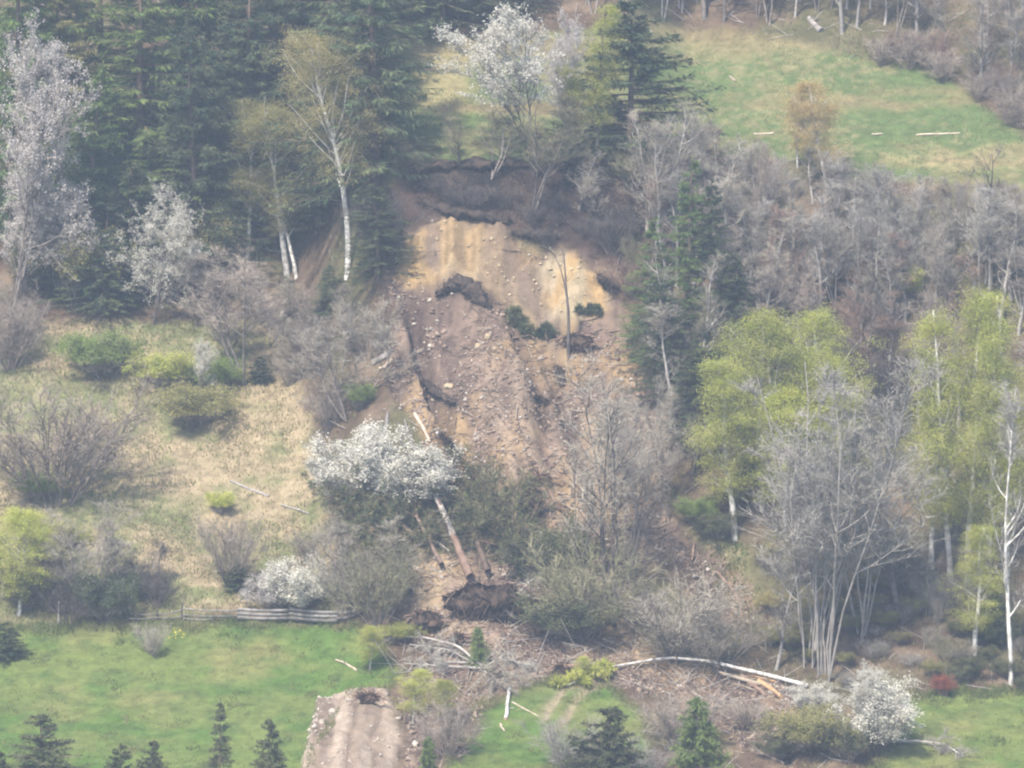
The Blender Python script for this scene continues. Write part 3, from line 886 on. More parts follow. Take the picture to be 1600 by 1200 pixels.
rows([
    ('leaf_bush', 118, 480, 345, 130, 'large olive green bush under the pinkish blossom trees', dict(mats=OL)),
    ('leaf_bush', 175, 470, 375, 90, 'olive green bush left of the sparse white blossom tree', dict(mats=OL)),
    ('leaf_bush', 345, 400, 310, 80, 'lime green young tree between white blossom tree and twin birches', dict(mats={'foliage': 'leaf_lime'})),
    ('multi', 388, 600, 385, 150, 'grey bare multi-stemmed tree below the twin birches on the track edge', dict(mats={'twigs': 'twig_mauve'})),
    ('multi', 325, 505, 375, 120, 'grey bare tree right of the sparse white blossom tree', dict(mats={'twigs': 'twig_mauve'})),
    ('bare', 425, 545, 430, 90, 'thin bare grey tree beside the foot of the twin birches', dict(mats={'twigs': 'twig_mauve'})),
    ('bush', 15, 580, 470, 120, 'dull grey bare thicket at the left edge below the blossom trees', dict(mats={'twigs': 'twig_mauve'})),
    ('young_spruce', 40, 538, 508, 36, 'tiny dark spruce at the left edge below the track', {}),
    ('leaf_bush', 162, 592, 515, 112, 'rounded bush with green top and grey base below the track', dict(mats={'foliage': 'leaf_green'})),
    ('leaf_bush', 258, 612, 548, 88, 'round bright green bush left of the little white blossom tree', dict(mats={'foliage': 'leaf_lime'})),
    ('leaf_bush', 342, 618, 560, 76, 'round green bush right of the little white blossom tree', dict(mats={'foliage': 'leaf_green'})),
    ('leaf_bush', 302, 672, 600, 118, 'brownish olive low bush in front of the round green bushes', dict(mats={'foliage': 'leaf_olive'})),
    ('cherry', 306, 632, 525, 58, 'little white blossom tree between the two round green bushes', dict(var=3)),
    ('bush', 88, 785, 590, 250, 'big bare fan-shaped bush on the dry grass slope', dict(mats={'twigs': 'twig_mauve'})),
    ('leaf_bush', 55, 785, 735, 70, 'dark green low growth at the foot of the big bare fan-shaped bush', dict(mats={'foliage': 'leaf_green'})),
    ('leaf_bush', 342, 803, 768, 42, 'small light green bush alone on the dry grass slope', dict(mats={'foliage': 'leaf_lime'})),
    ('young_spruce', 405, 600, 560, 34, 'small dark spruce below the grey multi-stemmed tree', {}),
    ('round_birch', 30, 962, 792, 130, 'lime green birch with white stem above the lower left meadow', dict(top_u=42)),
    ('birch', 5, 935, 830, 70, 'small lime birch cut by the left edge beside the white-stemmed birch', {}),
    ('multi', 128, 960, 785, 165, 'bare grey tree right of the small lime green birch', {}),
    ('bare', 190, 945, 840, 120, 'bare grey tree above the left end of the wooden fence', {}),
    ('leaf_bush', 118, 858, 825, 50, 'lime leaf sprays in front of the bare grey tree by the birch', dict(mats={'foliage': 'leaf_lime'})),
    ('bush', 110, 972, 905, 110, 'dark tangled bush beside the lone fence post', dict(mats={'twigs': 'twig_dark'})),
    ('leaf_bush', 165, 972, 895, 95, 'dark green juniper-like bush left of the wooden fence', dict(mats={'foliage': 'spruce'})),
    ('leaf_bush', 222, 935, 895, 70, 'dark green bush on the slope above the leaning fence rails', dict(mats={'foliage': 'spruce'})),
    ('bush', 362, 915, 800, 110, 'bare reddish grey bush above the middle of the fence', dict(mats={'twigs': 'twig_mauve'})),
    ('young_spruce', 374, 924, 884, 40, 'little dark spruce at the foot of the bare bush above the fence', {}),
    ('blossom_bush', 475, 958, 870, 120, 'white flowering thorn bush above the right end of the fence', {}),
    ('blossom_bush', 420, 955, 895, 70, 'thin white flowering bush above the fence boards', dict(mats=BP)),
    ('bush', 240, 1026, 972, 60, 'small bare grey bush in front of the fence', {}),
    ('young_spruce', 12, 1028, 972, 56, 'dense dark young spruce at the left edge of the lower meadow', dict(var=1)),
    ('multi', 545, 655, 495, 185, 'grey bare willow-like tree on the left bank of the slide', {}),
    ('bush', 515, 672, 590, 80, 'reddish grey bare bush by the white stub left of the slide', dict(mats={'twigs': 'twig_mauve'})),
    ('bush', 480, 570, 480, 110, 'grey bare thicket under the tall birch left of the scar', {}),
    ('bush', 575, 560, 465, 100, 'grey bare thicket touching the left edge of the ochre scar', {}),
    ('bush', 600, 390, 300, 110, 'dark bare thicket on the left shoulder above the ochre scar', dict(mats={'twigs': 'twig_dark'})),
    ('bush', 480, 880, 828, 60, 'low brown bush left of the toppled spruces', {}),
])
# scarp edge and upper meadow
rows([
    ('top_cherry', 838, 275, 10, 215, 'white blossom tree with dark stem standing on the scarp edge', dict(var=0)),
    ('cherry', 893, 262, 22, 95, 'pinkish blossom tree behind the white one on the scarp edge', dict(mats=BP, var=2)),
    ('multi', 828, 338, 150, 190, 'olive grey bare tree fanning up from the dark earth bank', dict(mats={'twigs': 'twig_olive'})),
    ('multi', 765, 280, 165, 110, 'thin olive grey bushy tree left of the white blossom tree', dict(mats={'twigs': 'twig_olive'})),
    ('birch', 932, 258, 10, 72, 'slender lime green tree left of the broad dark spruce', dict(var=1, mats={'trunk': 'bark_dark'})),
    ('birch', 905, 250, 105, 60, 'small lime green tree between blossom tree and broad spruce', dict(var=2, mats={'trunk': 'bark_dark'})),
    ('sparse_spruce', 985, 262, 5, 215, 'broad dark spruce with long tiered boughs at the meadow edge', dict(var=0)),
    ('bare', 725, 275, 185, 70, 'small dark leaning bare tree on the scarp rim', dict(top_u=715, mats={'trunk': 'bark_dark', 'twigs': 'twig_olive'})),
    ('bush', 690, 304, 272, 80, 'dark grey scrub on the dark bank left of the fanning bare tree', dict(mats={'twigs': 'twig_dark'})),
    ('bush', 760, 314, 290, 70, 'dark scrub in the middle of the dark earth bank', dict(mats={'twigs': 'twig_dark'})),
    ('bush', 640, 280, 225, 80, 'scrub at the left end of the scarp rim', dict(mats={'twigs': 'twig_olive'})),
    ('bare', 905, 330, 235, 60, 'pale bent bare sapling on the dark earth bank', dict(top_u=935, mats={'trunk': 'bark_pale'})),
    ('bare', 928, 375, 270, 45, 'thin dark bare sapling above the right lobe of the scar', dict(mats={'trunk': 'bark_dark'})),
    ('bush', 850, 390, 362, 60, 'dark scrub between the two lobes of the ochre scar', dict(mats={'twigs': 'twig_dark'})),
    ('bush', 955, 400, 330, 80, 'dark scrub at the right shoulder of the ochre scar', dict(mats={'twigs': 'twig_dark'})),
    ('bush', 985, 300, 225, 100, 'grey olive thicket beneath the broad dark spruce', dict(mats={'twigs': 'twig_olive'})),
    ('round_birch', 1292, 300, 128, 105, 'orange budding birch with white forked stem on the upper meadow', dict(mats={'foliage': 'leaf_orange', 'twigs': 'twig_brown'}, var=3)),
    ('round_birch', 1246, 262, 148, 50, 'smaller orange budding birch left of the forked one', dict(mats={'foliage': 'leaf_orange', 'twigs': 'twig_brown'}, var=4)),
])
# right of the slide
SPR = 'spruces right of the scar'
rows([
    ('spruce', 1075, 560, 250, 84, 'green spruce right of the scar, tallest of its clump', dict(mats=LT)),
    ('spruce', 1018, 570, 340, 90, 'light green spruce touching the right edge of the slide', dict(mats=LT)),
    ('spruce', 1112, 560, 290, 100, 'dark spruce behind the grey bare trunks right of the scar', {}),
    ('spruce', 1045, 640, 430, 110, 'dark low spruce beside the right flank of the slide', {}),
    ('spruce', 1090, 700, 520, 110, 'dark spruce behind the left lime birch', {}),
    ('spruce', 1150, 560, 400, 90, 'shaded spruce behind the round lime birch crown', {}),
], SPR)
rows([
    ('slender', 1040, 625, 385, 70, 'slim grey bare tree in front of the tallest green spruce, left one', {}),
    ('slender', 1092, 640, 395, 75, 'slim grey bare tree in front of the tallest green spruce, right one', {}),
    ('bare', 1015, 420, 165, 150, 'pale grey bare tree with straight stems below the broad spruce', dict(mats={'trunk': 'bark_pale'}, var=1)),
    ('bare', 1040, 400, 175, 120, 'pale grey bare tree right beside the straight-stemmed one', dict(mats={'trunk': 'bark_pale'}, var=3)),
    ('slender', 1060, 680, 470, 120, 'grey bare tree with bent pale stem in front of the green spruces', dict(mats={'trunk': 'bark_pale'})),
    ('birch', 1148, 842, 552, 105, 'lime birch with long thin white stem at the left of the right-hand grove', dict(var=0, top_u=1128)),
    ('round_birch', 1190, 800, 484, 150, 'round-topped lime birch crown, left of the pair above the big bare tree', dict(var=2)),
    ('round_birch', 1278, 800, 484, 150, 'round-topped lime birch crown, right of the pair above the big bare tree', dict(var=5)),
    ('round_birch', 1325, 800, 560, 110, 'lower lime birch crown on the right shoulder of the big bare tree', dict(var=1)),
    ('round_birch', 1225, 830, 600, 130, 'lime green birch half hidden behind the big pale bare tree', dict(var=4)),
    ('leaf_bush', 1092, 822, 775, 62, 'bright green bush at the right bank of the slide', dict(mats={'foliage': 'leaf_green'})),
    ('leaf_bush', 1120, 845, 800, 70, 'dark shaded bush below the bright green one', dict(mats={'foliage': 'spruce_brown'})),
    ('spreading', 1288, 1062, 555, 320, 'big pale bare multi-stemmed tree in front of the lime birches', dict(mats={'trunk': 'bark_pale', 'twigs': 'twig_pale'}, var=1)),
    ('spreading', 1262, 1040, 660, 210, 'pale bare tree left beside the big multi-stemmed one', dict(mats={'trunk': 'bark_pale', 'twigs': 'twig_pale'}, var=0)),
    ('multi', 1345, 1000, 680, 200, 'pale bare tree right beside the big multi-stemmed one', dict(mats={'trunk': 'bark_pale', 'twigs': 'twig_pale'}, var=2)),
    ('slender', 1213, 1048, 840, 70, 'leaning pale bare tree left of the big multi-stemmed one', dict(mats={'trunk': 'bark_pale'}, var=0, top_u=1245)),
    ('bare', 1405, 960, 740, 160, 'grey bare tree between the pale multi-stemmed tree and the birch grove', dict(mats={'twigs': 'twig_pale'})),
    ('birch', 1485, 905, 480, 110, 'leftmost tall lime birch of the right-hand birch grove', dict(var=3)),
    ('birch', 1512, 915, 448, 110, 'tallest lime birch of the right-hand grove with ochre tip', dict(var=0)),
    ('birch', 1545, 920, 520, 110, 'lime birch in the middle of the right-hand grove', dict(var=1)),
    ('birch', 1574, 910, 455, 110, 'tall lime birch near the right edge behind the tall bare white trunk', dict(var=5)),
    ('birch', 1612, 920, 480, 120, 'lime birch cut by the right picture edge', dict(var=2)),
    ('birch', 1455, 890, 560, 90, 'low lime birch at the left border of the right-hand grove', dict(var=4)),
    ('birch', 1523, 1025, 820, 85, 'young lime birch with thin white stem before the dark spruce', dict(var=0)),
    ('slender', 1580, 1070, 590, 84, 'tall bare tree with white trunk at the right edge', dict(mats={'trunk': 'birch_bark', 'twigs': 'twig_pale'}, var=2)),
    ('young_spruce', 1550, 1000, 915, 70, 'dark spruce beside the young lime birch on the right', {}),
    ('young_spruce', 1352, 912, 878, 50, 'dark small spruce behind the pale bare trees', {}),
    ('leaf_bush', 1410, 478, 418, 84, 'light green budding tree alone in the bare right thicket', dict(mats={'foliage': 'leaf_lime'})),
    ('cherry', 1335, 570, 505, 74, 'small white blossom tree right of the lime birch crowns', dict(var=1)),
    ('bare', 1532, 430, 228, 95, 'dark gnarled bare tree with forked crown below the upper meadow', dict(mats={'trunk': 'bark_dark', 'twigs': 'twig_dark'}, var=0)),
    ('multi', 1395, 680, 540, 110, 'dark brown bare tree in the gap between the lime crowns', dict(mats={'twigs': 'twig_dark', 'trunk': 'bark_dark'})),
    ('multi', 1360, 640, 520, 100, 'dark brown thicket tree under the small white blossom tree', dict(mats={'twigs': 'twig_dark', 'trunk': 'bark_dark'})),
    ('leaf_bush', 1476, 1090, 1054, 34, 'red-leaved small shrub at the edge of the right meadow', dict(mats={'foliage': 'leaf_red', 'twigs': 'twig_brown'})),
    ('leaf_bush', 1500, 1068, 1038, 40, 'dull green bush beside the red-leaved shrub', dict(mats={'foliage': 'spruce_brown'})),
])
# on the slide and at its toe
rows([
    ('airy', 942, 965, 555, 200, 'grey bare tree with dark forked stems in front of the slide', dict(mats={'trunk': 'bark_dark', 'twigs': 'twig_grey'}, var=2)),
    ('airy', 1002, 840, 585, 80, 'slim tall bare tree right of the dark forked stems before the slide', {}),
    ('airy', 1048, 815, 600, 70, 'slim pale bare tree at the right slide border above the curved branch', {}),
    ('airy', 895, 940, 690, 100, 'dark v-forked bare tree left of the grey tree before the slide', dict(mats={'trunk': 'bark_dark'}, var=1)),
    ('airy', 985, 905, 640, 120, 'grey leaning bare tree right of the forked one before the slide', dict(top_u=1015)),
    ('airy', 965, 800, 590, 110, 'thin bare grey tree on the right half of the slide', dict(mats={'trunk': 'bark_grey'})),
    ('airy', 1030, 790, 640, 100, 'thin bare grey tree at the right flank of the slide', {}),
    ('bush', 915, 1000, 830, 180, 'large dark brown-green tangle of brush at the slide foot', dict(mats={'twigs': 'twig_olive'})),
    ('leaf_bush', 900, 1005, 925, 140, 'dull green leafy brush under the forked bare trees', dict(mats={'foliage': 'spruce_brown'})),
    ('leaf_bush', 850, 910, 825, 110, 'dull green brush left of the v-forked bare tree', dict(mats={'foliage': 'spruce_brown'})),
    ('young_spruce', 822, 905, 862, 40, 'dark green spruce sapling beside the big root plate', {}),
    ('multi', 560, 955, 800, 140, 'grey bare bushy tree at the left foot of the slide', {}),
    ('bush', 590, 975, 850, 130, 'grey brown brush left of the bare earth strip', dict(mats={'twigs': 'twig_olive'})),
    ('bush', 545, 972, 860, 90, 'grey brush at the right end of the fence', {}),
    ('blossom_bush', 585, 800, 664, 160, 'large white blossom bush hanging over the slide, left half', dict(var=0)),
    ('blossom_bush', 652, 796, 700, 130, 'large white blossom bush hanging over the slide, right half', dict(var=1)),
    ('blossom_bush', 540, 790, 700, 100, 'white blossom bush at the left end of the large one', dict(var=2)),
    ('bush', 1055, 1030, 895, 200, 'wide grey bare bush on the debris right of the earth strip', {}),
    ('bush', 1120, 1050, 940, 130, 'grey bare bush above the arched fallen birch', {}),
    ('bush', 1010, 980, 920, 80, 'low grey bare bush on the debris lobe', {}),
    ('bush', 1065, 1165, 1078, 130, 'mauve grey bare bush below the arched fallen birch', dict(mats={'twigs': 'twig_mauve'})),
    ('bush', 1165, 1140, 1085, 90, 'bare bush on the debris left of the white blossom bush', dict(mats={'twigs': 'twig_mauve'})),
    ('bush', 890, 1210, 1120, 120, 'pale grey bare scrub at the bottom edge of the small green meadow', dict(mats={'twigs': 'twig_pale'})),
    ('bush', 700, 1185, 1095, 110, 'mauve bare scrub right of the dirt mound', dict(mats={'twigs': 'twig_mauve'})),
    ('bush', 1000, 1215, 1150, 110, 'pale bare scrub between the bottom spruce and the larch', dict(mats={'twigs': 'twig_pale'})),
    ('cherry', 1385, 1172, 1030, 130, 'bright white blossom tree at the edge of the right meadow', dict(var=0)),
    ('blossom_bush', 1372, 1172, 1060, 120, 'bright white blossom bush around the foot of the blossom tree', dict(var=1)),
    ('blossom_bush', 1275, 1125, 1065, 70, 'small white blossom bush left of the bright blossom tree', dict(var=2)),
    ('leaf_bush', 1265, 1178, 1105, 130, 'olive brown leafy brush left of the bright blossom tree', dict(mats={'foliage': 'leaf_olive'})),
    ('leaf_bush', 1215, 1190, 1150, 60, 'dark green low brush at the foot of the debris', dict(mats={'foliage': 'spruce_brown'})),
    ('leaf_bush', 1325, 1190, 1130, 80, 'dark olive brush in front of the white blossom bush', dict(mats={'foliage': 'spruce_brown'})),
    ('round_birch', 645, 1130, 1046, 190, 'lime green leafy crown of a fallen tree beside the dirt mound', dict(mats={'foliage': 'leaf_lime'})),
    ('round_birch', 695, 1130, 1062, 130, 'smaller lime green crown right of the one beside the dirt mound', {}),
    ('round_birch', 578, 1048, 975, 95, 'lime green leafy sprig at the meadow edge by the fallen birch tops', dict(mats={'foliage': 'leaf_lime'})),
    ('leaf_bush', 625, 1005, 975, 60, 'lime green shrub above the fallen birch tops', dict(mats={'foliage': 'leaf_lime'})),
    ('larch', 748, 1045, 982, 34, 'slim fresh green sapling on the slide toe', {}),
    ('round_birch', 912, 1066, 1026, 70, 'lime green crown tip of the arched fallen birch', dict(mats={'foliage': 'leaf_lime'})),
    ('leaf_bush', 560, 640, 600, 50, 'green undergrowth at the foot of the willow-like tree', {}),
])
GB = 'spruce tops along the bottom edge'
rows([
    ('sparse_spruce', 75, 1300, 1112, 150, 'spruce top at the bottom left corner, broadest of the left three', dict(var=1, mats={'crown': 'spruce_olive'})),
    ('sparse_spruce', 190, 1300, 1162, 80, 'short spruce top at the bottom edge left of a pointed one', dict(var=2, mats={'crown': 'spruce_olive'})),
    ('sparse_spruce', 236, 1300, 1155, 70, 'small pointed spruce top at the bottom edge below the lower meadow', dict(var=0, mats={'crown': 'spruce_olive'})),
    ('spruce', 341, 1330, 1093, 66, 'slim tall spruce top at the bottom edge of the lower meadow', dict(var=1, mats={'crown': 'spruce_olive'})),
    ('sparse_spruce', 425, 1320, 1120, 92, 'slim spruce top left of the dirt mound', dict(var=1, top_u=428, mats={'crown': 'spruce_olive'})),
    ('sparse_spruce', 0, 1300, 1165, 60, 'spruce top cut by the bottom left corner', dict(var=2, mats={'crown': 'spruce_olive'})),
    ('sparse_spruce', 945, 1330, 1100, 170, 'large dark spruce top in front of the small green meadow', dict(var=0, mats={'crown': 'spruce_olive'})),
    ('larch', 1085, 1300, 1088, 95, 'fuzzy light green larch top at the bottom edge', {}),
    ('larch', 668, 1290, 1150, 50, 'small fuzzy green larch top below the lime fallen crown', {}),
], GB)

# the denser stands: every tree its own object, alike trees of one stand share a label
MV = {'twigs': 'twig_mauve'}; PL = {'twigs': 'twig_pale', 'trunk': 'bark_pale'}; BW = {'twigs': 'twig_brown'}; DK = {'twigs': 'twig_dark'}; GO = {'twigs': 'twig_olive'}


LANDMARKS = [('the orange forked birch', 1292, 215), ('the dark gnarled forked tree', 1532, 320), ('the long pale meadow log', 1465, 212), ('the short white meadow log', 1193, 211),
             ('the light green budding tree', 1410, 450), ('the small white blossom tree', 1335, 535), ('the left round lime crown', 1190, 530), ('the right round lime crown', 1278, 530),
             ('the tallest green spruce', 1072, 400), ('the ochre-tipped tallest birch', 1512, 500), ('the white-trunked tree at the right edge', 1580, 800), ('the big pale multi-stemmed tree', 1288, 900),
             ('the thin white leftmost birch stem', 1140, 720), ('the young lime birch', 1523, 930), ('the dark spruce by the young birch', 1550, 960), ('the leaning pale tree', 1222, 960), ('the bright blossom tree', 1380, 1080),
             ('the red-leaved shrub', 1476, 1072), ('the broad tiered spruce', 985, 130), ('the white scarp blossom tree', 842, 90), ('the pale stump on the meadow border', 1272, 40),
             ('the bright green slide bush', 1092, 800), ('the big fan-shaped bush', 88, 700), ('the lone fence post', 92, 960), ('the fence', 300, 965), ('the small lime birch', 30, 880),
             ('the twin birches', 455, 400), ('the tall ochre birch', 546, 350), ('the sparse blossom tree', 240, 420), ('the grey multi-stemmed tree', 388, 500), ('the willow-like tree', 545, 580),
             ('the little dark spruce', 405, 580), ('the overhanging turf arch', 722, 450), ('the fanning bare tree', 828, 300), ('the snag', 885, 480), ('the pale straight-stemmed trees', 1025, 300),
             ('the slim lime tree', 932, 140), ('the smaller orange birch', 1246, 210), ('the upper right picture corner', 1600, 0), ('the curve of the meadow edge', 1420, 100), ('the right end of the upper meadow', 1600, 205)]
HUE = {'twig_mauve': 'mauve-grey', 'twig_grey': 'grey', 'twig_pale': 'pale grey', 'twig_brown': 'brownish', 'twig_dark': 'dark', 'twig_olive': 'olive grey'}
WHAT = {'slender': 'slim-trunked bare tree', 'bare': 'single-stemmed bare tree', 'multi': 'many-stemmed bare tree', 'bush': 'bare bush', 'leaf_bush': 'leafy bush', 'alder': 'budding tree'}
_used = set()


def own_label(kind, mats, x, y, size):
    """what it looks like and which landmark it stands beside; None when nothing tells it apart"""
    hue = HUE[(mats or {}).get('twigs', 'twig_grey')]
    if kind == 'leaf_bush':
        hue = 'green' if 'green' in (mats or {}).get('foliage', 'leaf_green') else 'dull olive'
    def rel(lx, ly):
        dx, dy = x - lx, y - ly
        far = 'just' if math.hypot(dx, dy) < 75 else 'well' if math.hypot(dx, dy) < 190 else 'far'
        if abs(dx) > 2.2 * abs(dy):
            w = 'left of' if dx < 0 else 'right of'
        elif abs(dy) > 2.2 * abs(dx):
            w = 'above' if dy < 0 else 'below'
        else:
            w = ('above' if dy < 0 else 'below') + (' and left of' if dx < 0 else ' and right of')
        return far + ' ' + w
    near = sorted(LANDMARKS, key=lambda q: (q[1] - x) ** 2 + (q[2] - y) ** 2)[:4]
    for sz in ('', size + ' '):
        for nm, lx, ly in near:
            t = f"{sz}{hue} {WHAT[kind]} {rel(lx, ly)} {nm}"
            if t not in _used and 4 <= len(t.split()) <= 16:
                _used.add(t)
                return t
    return None


def stand(P, n, seed, kinds, hrange, wr, label, group, matlist, mind=22, topline=None):
    R = random.Random(seed)
    for x, y in sorted(scatter_px(P, n, seed, mind), key=lambda q: q[1]):
        h = R.uniform(*hrange); k = R.choice(kinds); m = R.choice(matlist)
        if topline:
            h = max(45, min(h, y - np.interp(x, *topline) - R.uniform(0, 22)))
        f = (h - hrange[0]) / (hrange[1] - hrange[0])
        lb = own_label(k, m, x, y - h * .5, 'tall' if f > .66 else 'low' if f < .33 else 'medium-high')
        plant(k, x, y, y - h, h * R.uniform(*wr), lb or label, group, mats=m)


stand([(1000, 330), (1090, 330), (1160, 290), (1260, 310), (1400, 330), (1640, 330), (1640, 490), (1400, 540), (1180, 560), (1100, 500), (1030, 480)], 90, 11, ['bare', 'slender', 'slender', 'multi', 'slender'], (140, 220), (.34, .52),
      'grey bare tree in the dense thicket just below the upper meadow', 'bare thicket below the upper meadow', [MV, {}, {}, PL, PL, BW], 22, ([980, 1100, 1180, 1250, 1350, 1450, 1600], [165, 178, 205, 222, 250, 262, 285]))
stand([(1180, 500), (1450, 500), (1640, 480), (1640, 640), (1440, 720), (1350, 760), (1180, 600)], 30, 12, ['bare', 'slender', 'slender', 'multi'], (110, 180), (.4, .65),
      'brownish bare tree behind the lime birch crowns of the right slope', 'bare trees behind the right birches', [MV, BW, {}, DK], 26)
stand([(1060, -10), (1200, -5), (1330, 60), (1420, 95), (1530, 140), (1640, 210), (1640, -160), (1060, -160)], 72, 13, ['bare', 'slender', 'slender', 'multi'], (110, 190), (.4, .6),
      'bare tree in the leafless wood above the upper meadow', 'leafless wood above the upper meadow', [MV, {}, BW, MV, PL], 22)
stand([(1000, 30), (1330, 45), (1330, 0), (1000, -5)], 12, 14, ['bare'], (160, 220), (.3, .45),
      'bare tree trunk at the upper border of the upper meadow', 'trunks along the upper border of the meadow', [PL, {}, MV], 24)
stand([(830, 20), (1000, 30), (1000, -60), (830, -60)], 10, 15, ['bare', 'multi'], (100, 160), (.5, .8),
      'bare tree at the picture top behind the scarp-edge trees', 'bare trees behind the scarp-edge trees', [MV, DK])
stand([(1350, 110), (1460, 125), (1560, 180), (1640, 235), (1640, 190), (1540, 120), (1420, 85)], 16, 16, ['bush'], (40, 62), (1.0, 1.4),
      'bare scrub bush along the wood edge above the upper meadow', 'scrub along the upper wood edge', [MV, MV, BW])
stand([(1380, 860), (1640, 900), (1640, 990), (1450, 980), (1380, 930)], 14, 17, ['bare', 'slender', 'bush'], (45, 100), (.5, .8),
      'grey bare undergrowth tree beneath the right-hand birch grove', 'bare undergrowth beneath the birch grove', [{}, PL, GO])
stand([(1170, 850), (1330, 850), (1440, 960), (1460, 1060), (1320, 1080), (1200, 1020)], 26, 18, ['bush', 'leaf_bush', 'leaf_bush'], (16, 38), (1.1, 1.9),
      'low grey olive bush on the slope around the pale bare trees', 'low bushes around the pale bare trees', [{'twigs': 'twig_olive', 'foliage': 'leaf_olive'}, {'twigs': 'twig_pale', 'foliage': 'leaf_ochre'}, {'twigs': 'twig_pale', 'foliage': 'leaf_olive'}])
stand([(1440, 980), (1640, 980), (1640, 1085), (1450, 1070)], 14, 19, ['bush', 'leaf_bush'], (22, 44), (1.2, 1.8),
      'low scrub bush between the birch grove and the right meadow', 'scrub above the right meadow', [{'foliage': 'leaf_olive'}, {'twigs': 'twig_olive', 'foliage': 'spruce_brown'}])
stand([(1100, 560), (1160, 640), (1170, 820), (1090, 780), (1060, 700)], 12, 20, ['bare', 'multi'], (70, 130), (.6, .9),
      'grey bare tree on the right flank behind the thin white birch stem', 'bare trees on the right flank', [{}, GO, PL])
stand([(0, 470), (60, 480), (60, 600), (0, 600)], 3, 21, ['bush'], (60, 90), (1, 1.3), 'grey bush at the left edge below the blossom trees', 'grey bushes at the left edge', [MV])
stand([(0, 880), (110, 880), (260, 930), (260, 970), (0, 960)], 9, 22, ['bush', 'bare'], (50, 90), (.8, 1.3),
      'bare grey bush in the scrub above the lower left meadow', 'scrub above the lower left meadow', [{}, MV, DK])
stand([(300, 500), (470, 505), (600, 520), (590, 600), (480, 640), (330, 570)], 14, 23, ['bush', 'bare'], (50, 100), (.8, 1.2),
      'grey bare bush in the scrub below the track left of the slide', 'scrub below the track', [MV, {}, MV])
stand([(20, 470), (370, 480), (370, 440), (300, 420), (20, 420)], 13, 24, ['bush', 'bare', 'leaf_bush'], (50, 95), (.8, 1.2),
      'shaded undergrowth bush at the forest foot above the track', 'undergrowth at the forest foot', [{'twigs': 'twig_dark', 'foliage': 'spruce_brown'}, {'twigs': 'twig_olive', 'foliage': 'leaf_olive'}])
stand([(620, 330), (960, 320), (985, 400), (900, 372), (800, 345), (700, 328)], 12, 25, ['bush'], (22, 45), (1.2, 1.8),
      'dark low scrub bush along the brink of the scar', 'scrub along the brink of the scar', [DK])
stand([(990, 420), (1060, 560), (1080, 700), (1030, 640), (980, 520)], 10, 26, ['bush'], (40, 75), (.9, 1.4),
      'brown scrub bush along the right border of the slide', 'scrub along the right border of the slide', [BW, {}, GO])
# ------------------------------------------------------------------ fallen timber, root plates, fence, stones
def ground_line(pts, lift=.15):
    out = []
    for p in pts:
        q = ground_at(p[0], p[1]); q[2] += lift + (p[2] if len(p) > 2 else 0)
        out.append(q)
    return np.array(out)


def resample(P, n):
    d = np.r_[0, np.cumsum(np.linalg.norm(np.diff(P, axis=0), axis=1))]
    t = np.linspace(0, d[-1], n)
    return np.stack([np.interp(t, d, P[:, i]) for i in range(3)], 1)


def log(name, pts, r0, r1, mat, label, cat='log', group=None, lift=None, seed=0, stubs=0, end=None, world=None):
    """a trunk or pole along ground points, with knots, taper and a cut or broken end"""
    rng = np.random.default_rng(seed + 900)
    P = resample(ground_line(pts, r0 * .8 if lift is None else lift) if world is None else np.array(world, float), 12)
    P[1:-1] += rng.normal(size=(10, 3)) * .03
    for _ in range(2):                                              # a stiff trunk does not follow every bump
        P[1:-1] = (P[:-2] + P[1:-1] * 2 + P[2:]) / 4
    g = Geo(); k = 8
    tubes(g, P[None], r0, r1, k)
    V = g.V[0]; V += rng.normal(size=V.shape) * r0 * .09
    for q, s in ((0, 0), (len(V) - k, 1)):
        c = V[q:q + k].mean(0) + rng.normal(size=3) * r0 * .3
        g.add(np.vstack([V[q:q + k], c]), [[(j + 1) % k, j, k] if s == 0 else [j, (j + 1) % k, k] for j in range(k)])
    if stubs:
        sp, sd, t, _ = spawn(rng, P[None], stubs, .25, .95, 1.1, .3)
        b = grow(rng, sp, sd, .4 + 1.3 * rng.random(stubs), 3, .12, .0)
        tubes(g, b, r1 * .35 + .012, .008, 3)
    c0 = P[len(P) // 2].copy()
    for v in g.V:
        v -= c0
    o = link(name, g.mesh(name, M[mat], True)); o.location = c0
    tag(o, label, cat, group)
    if end:
        e = Geo(); tubes(e, (np.array([P[0] + (P[0] - P[1]) * .03, P[0] - (P[0] - P[1]) * .18]) - c0)[None], r0 * 1.03, r0 * 1.02, 8)
        v = e.V[0]; e.add(np.vstack([v[:8], v[:8].mean(0)]), [[(j + 1) % 8, j, 8] for j in range(8)])
        link('broken_end', e.mesh('broken_end', M[end]), o)
    return o


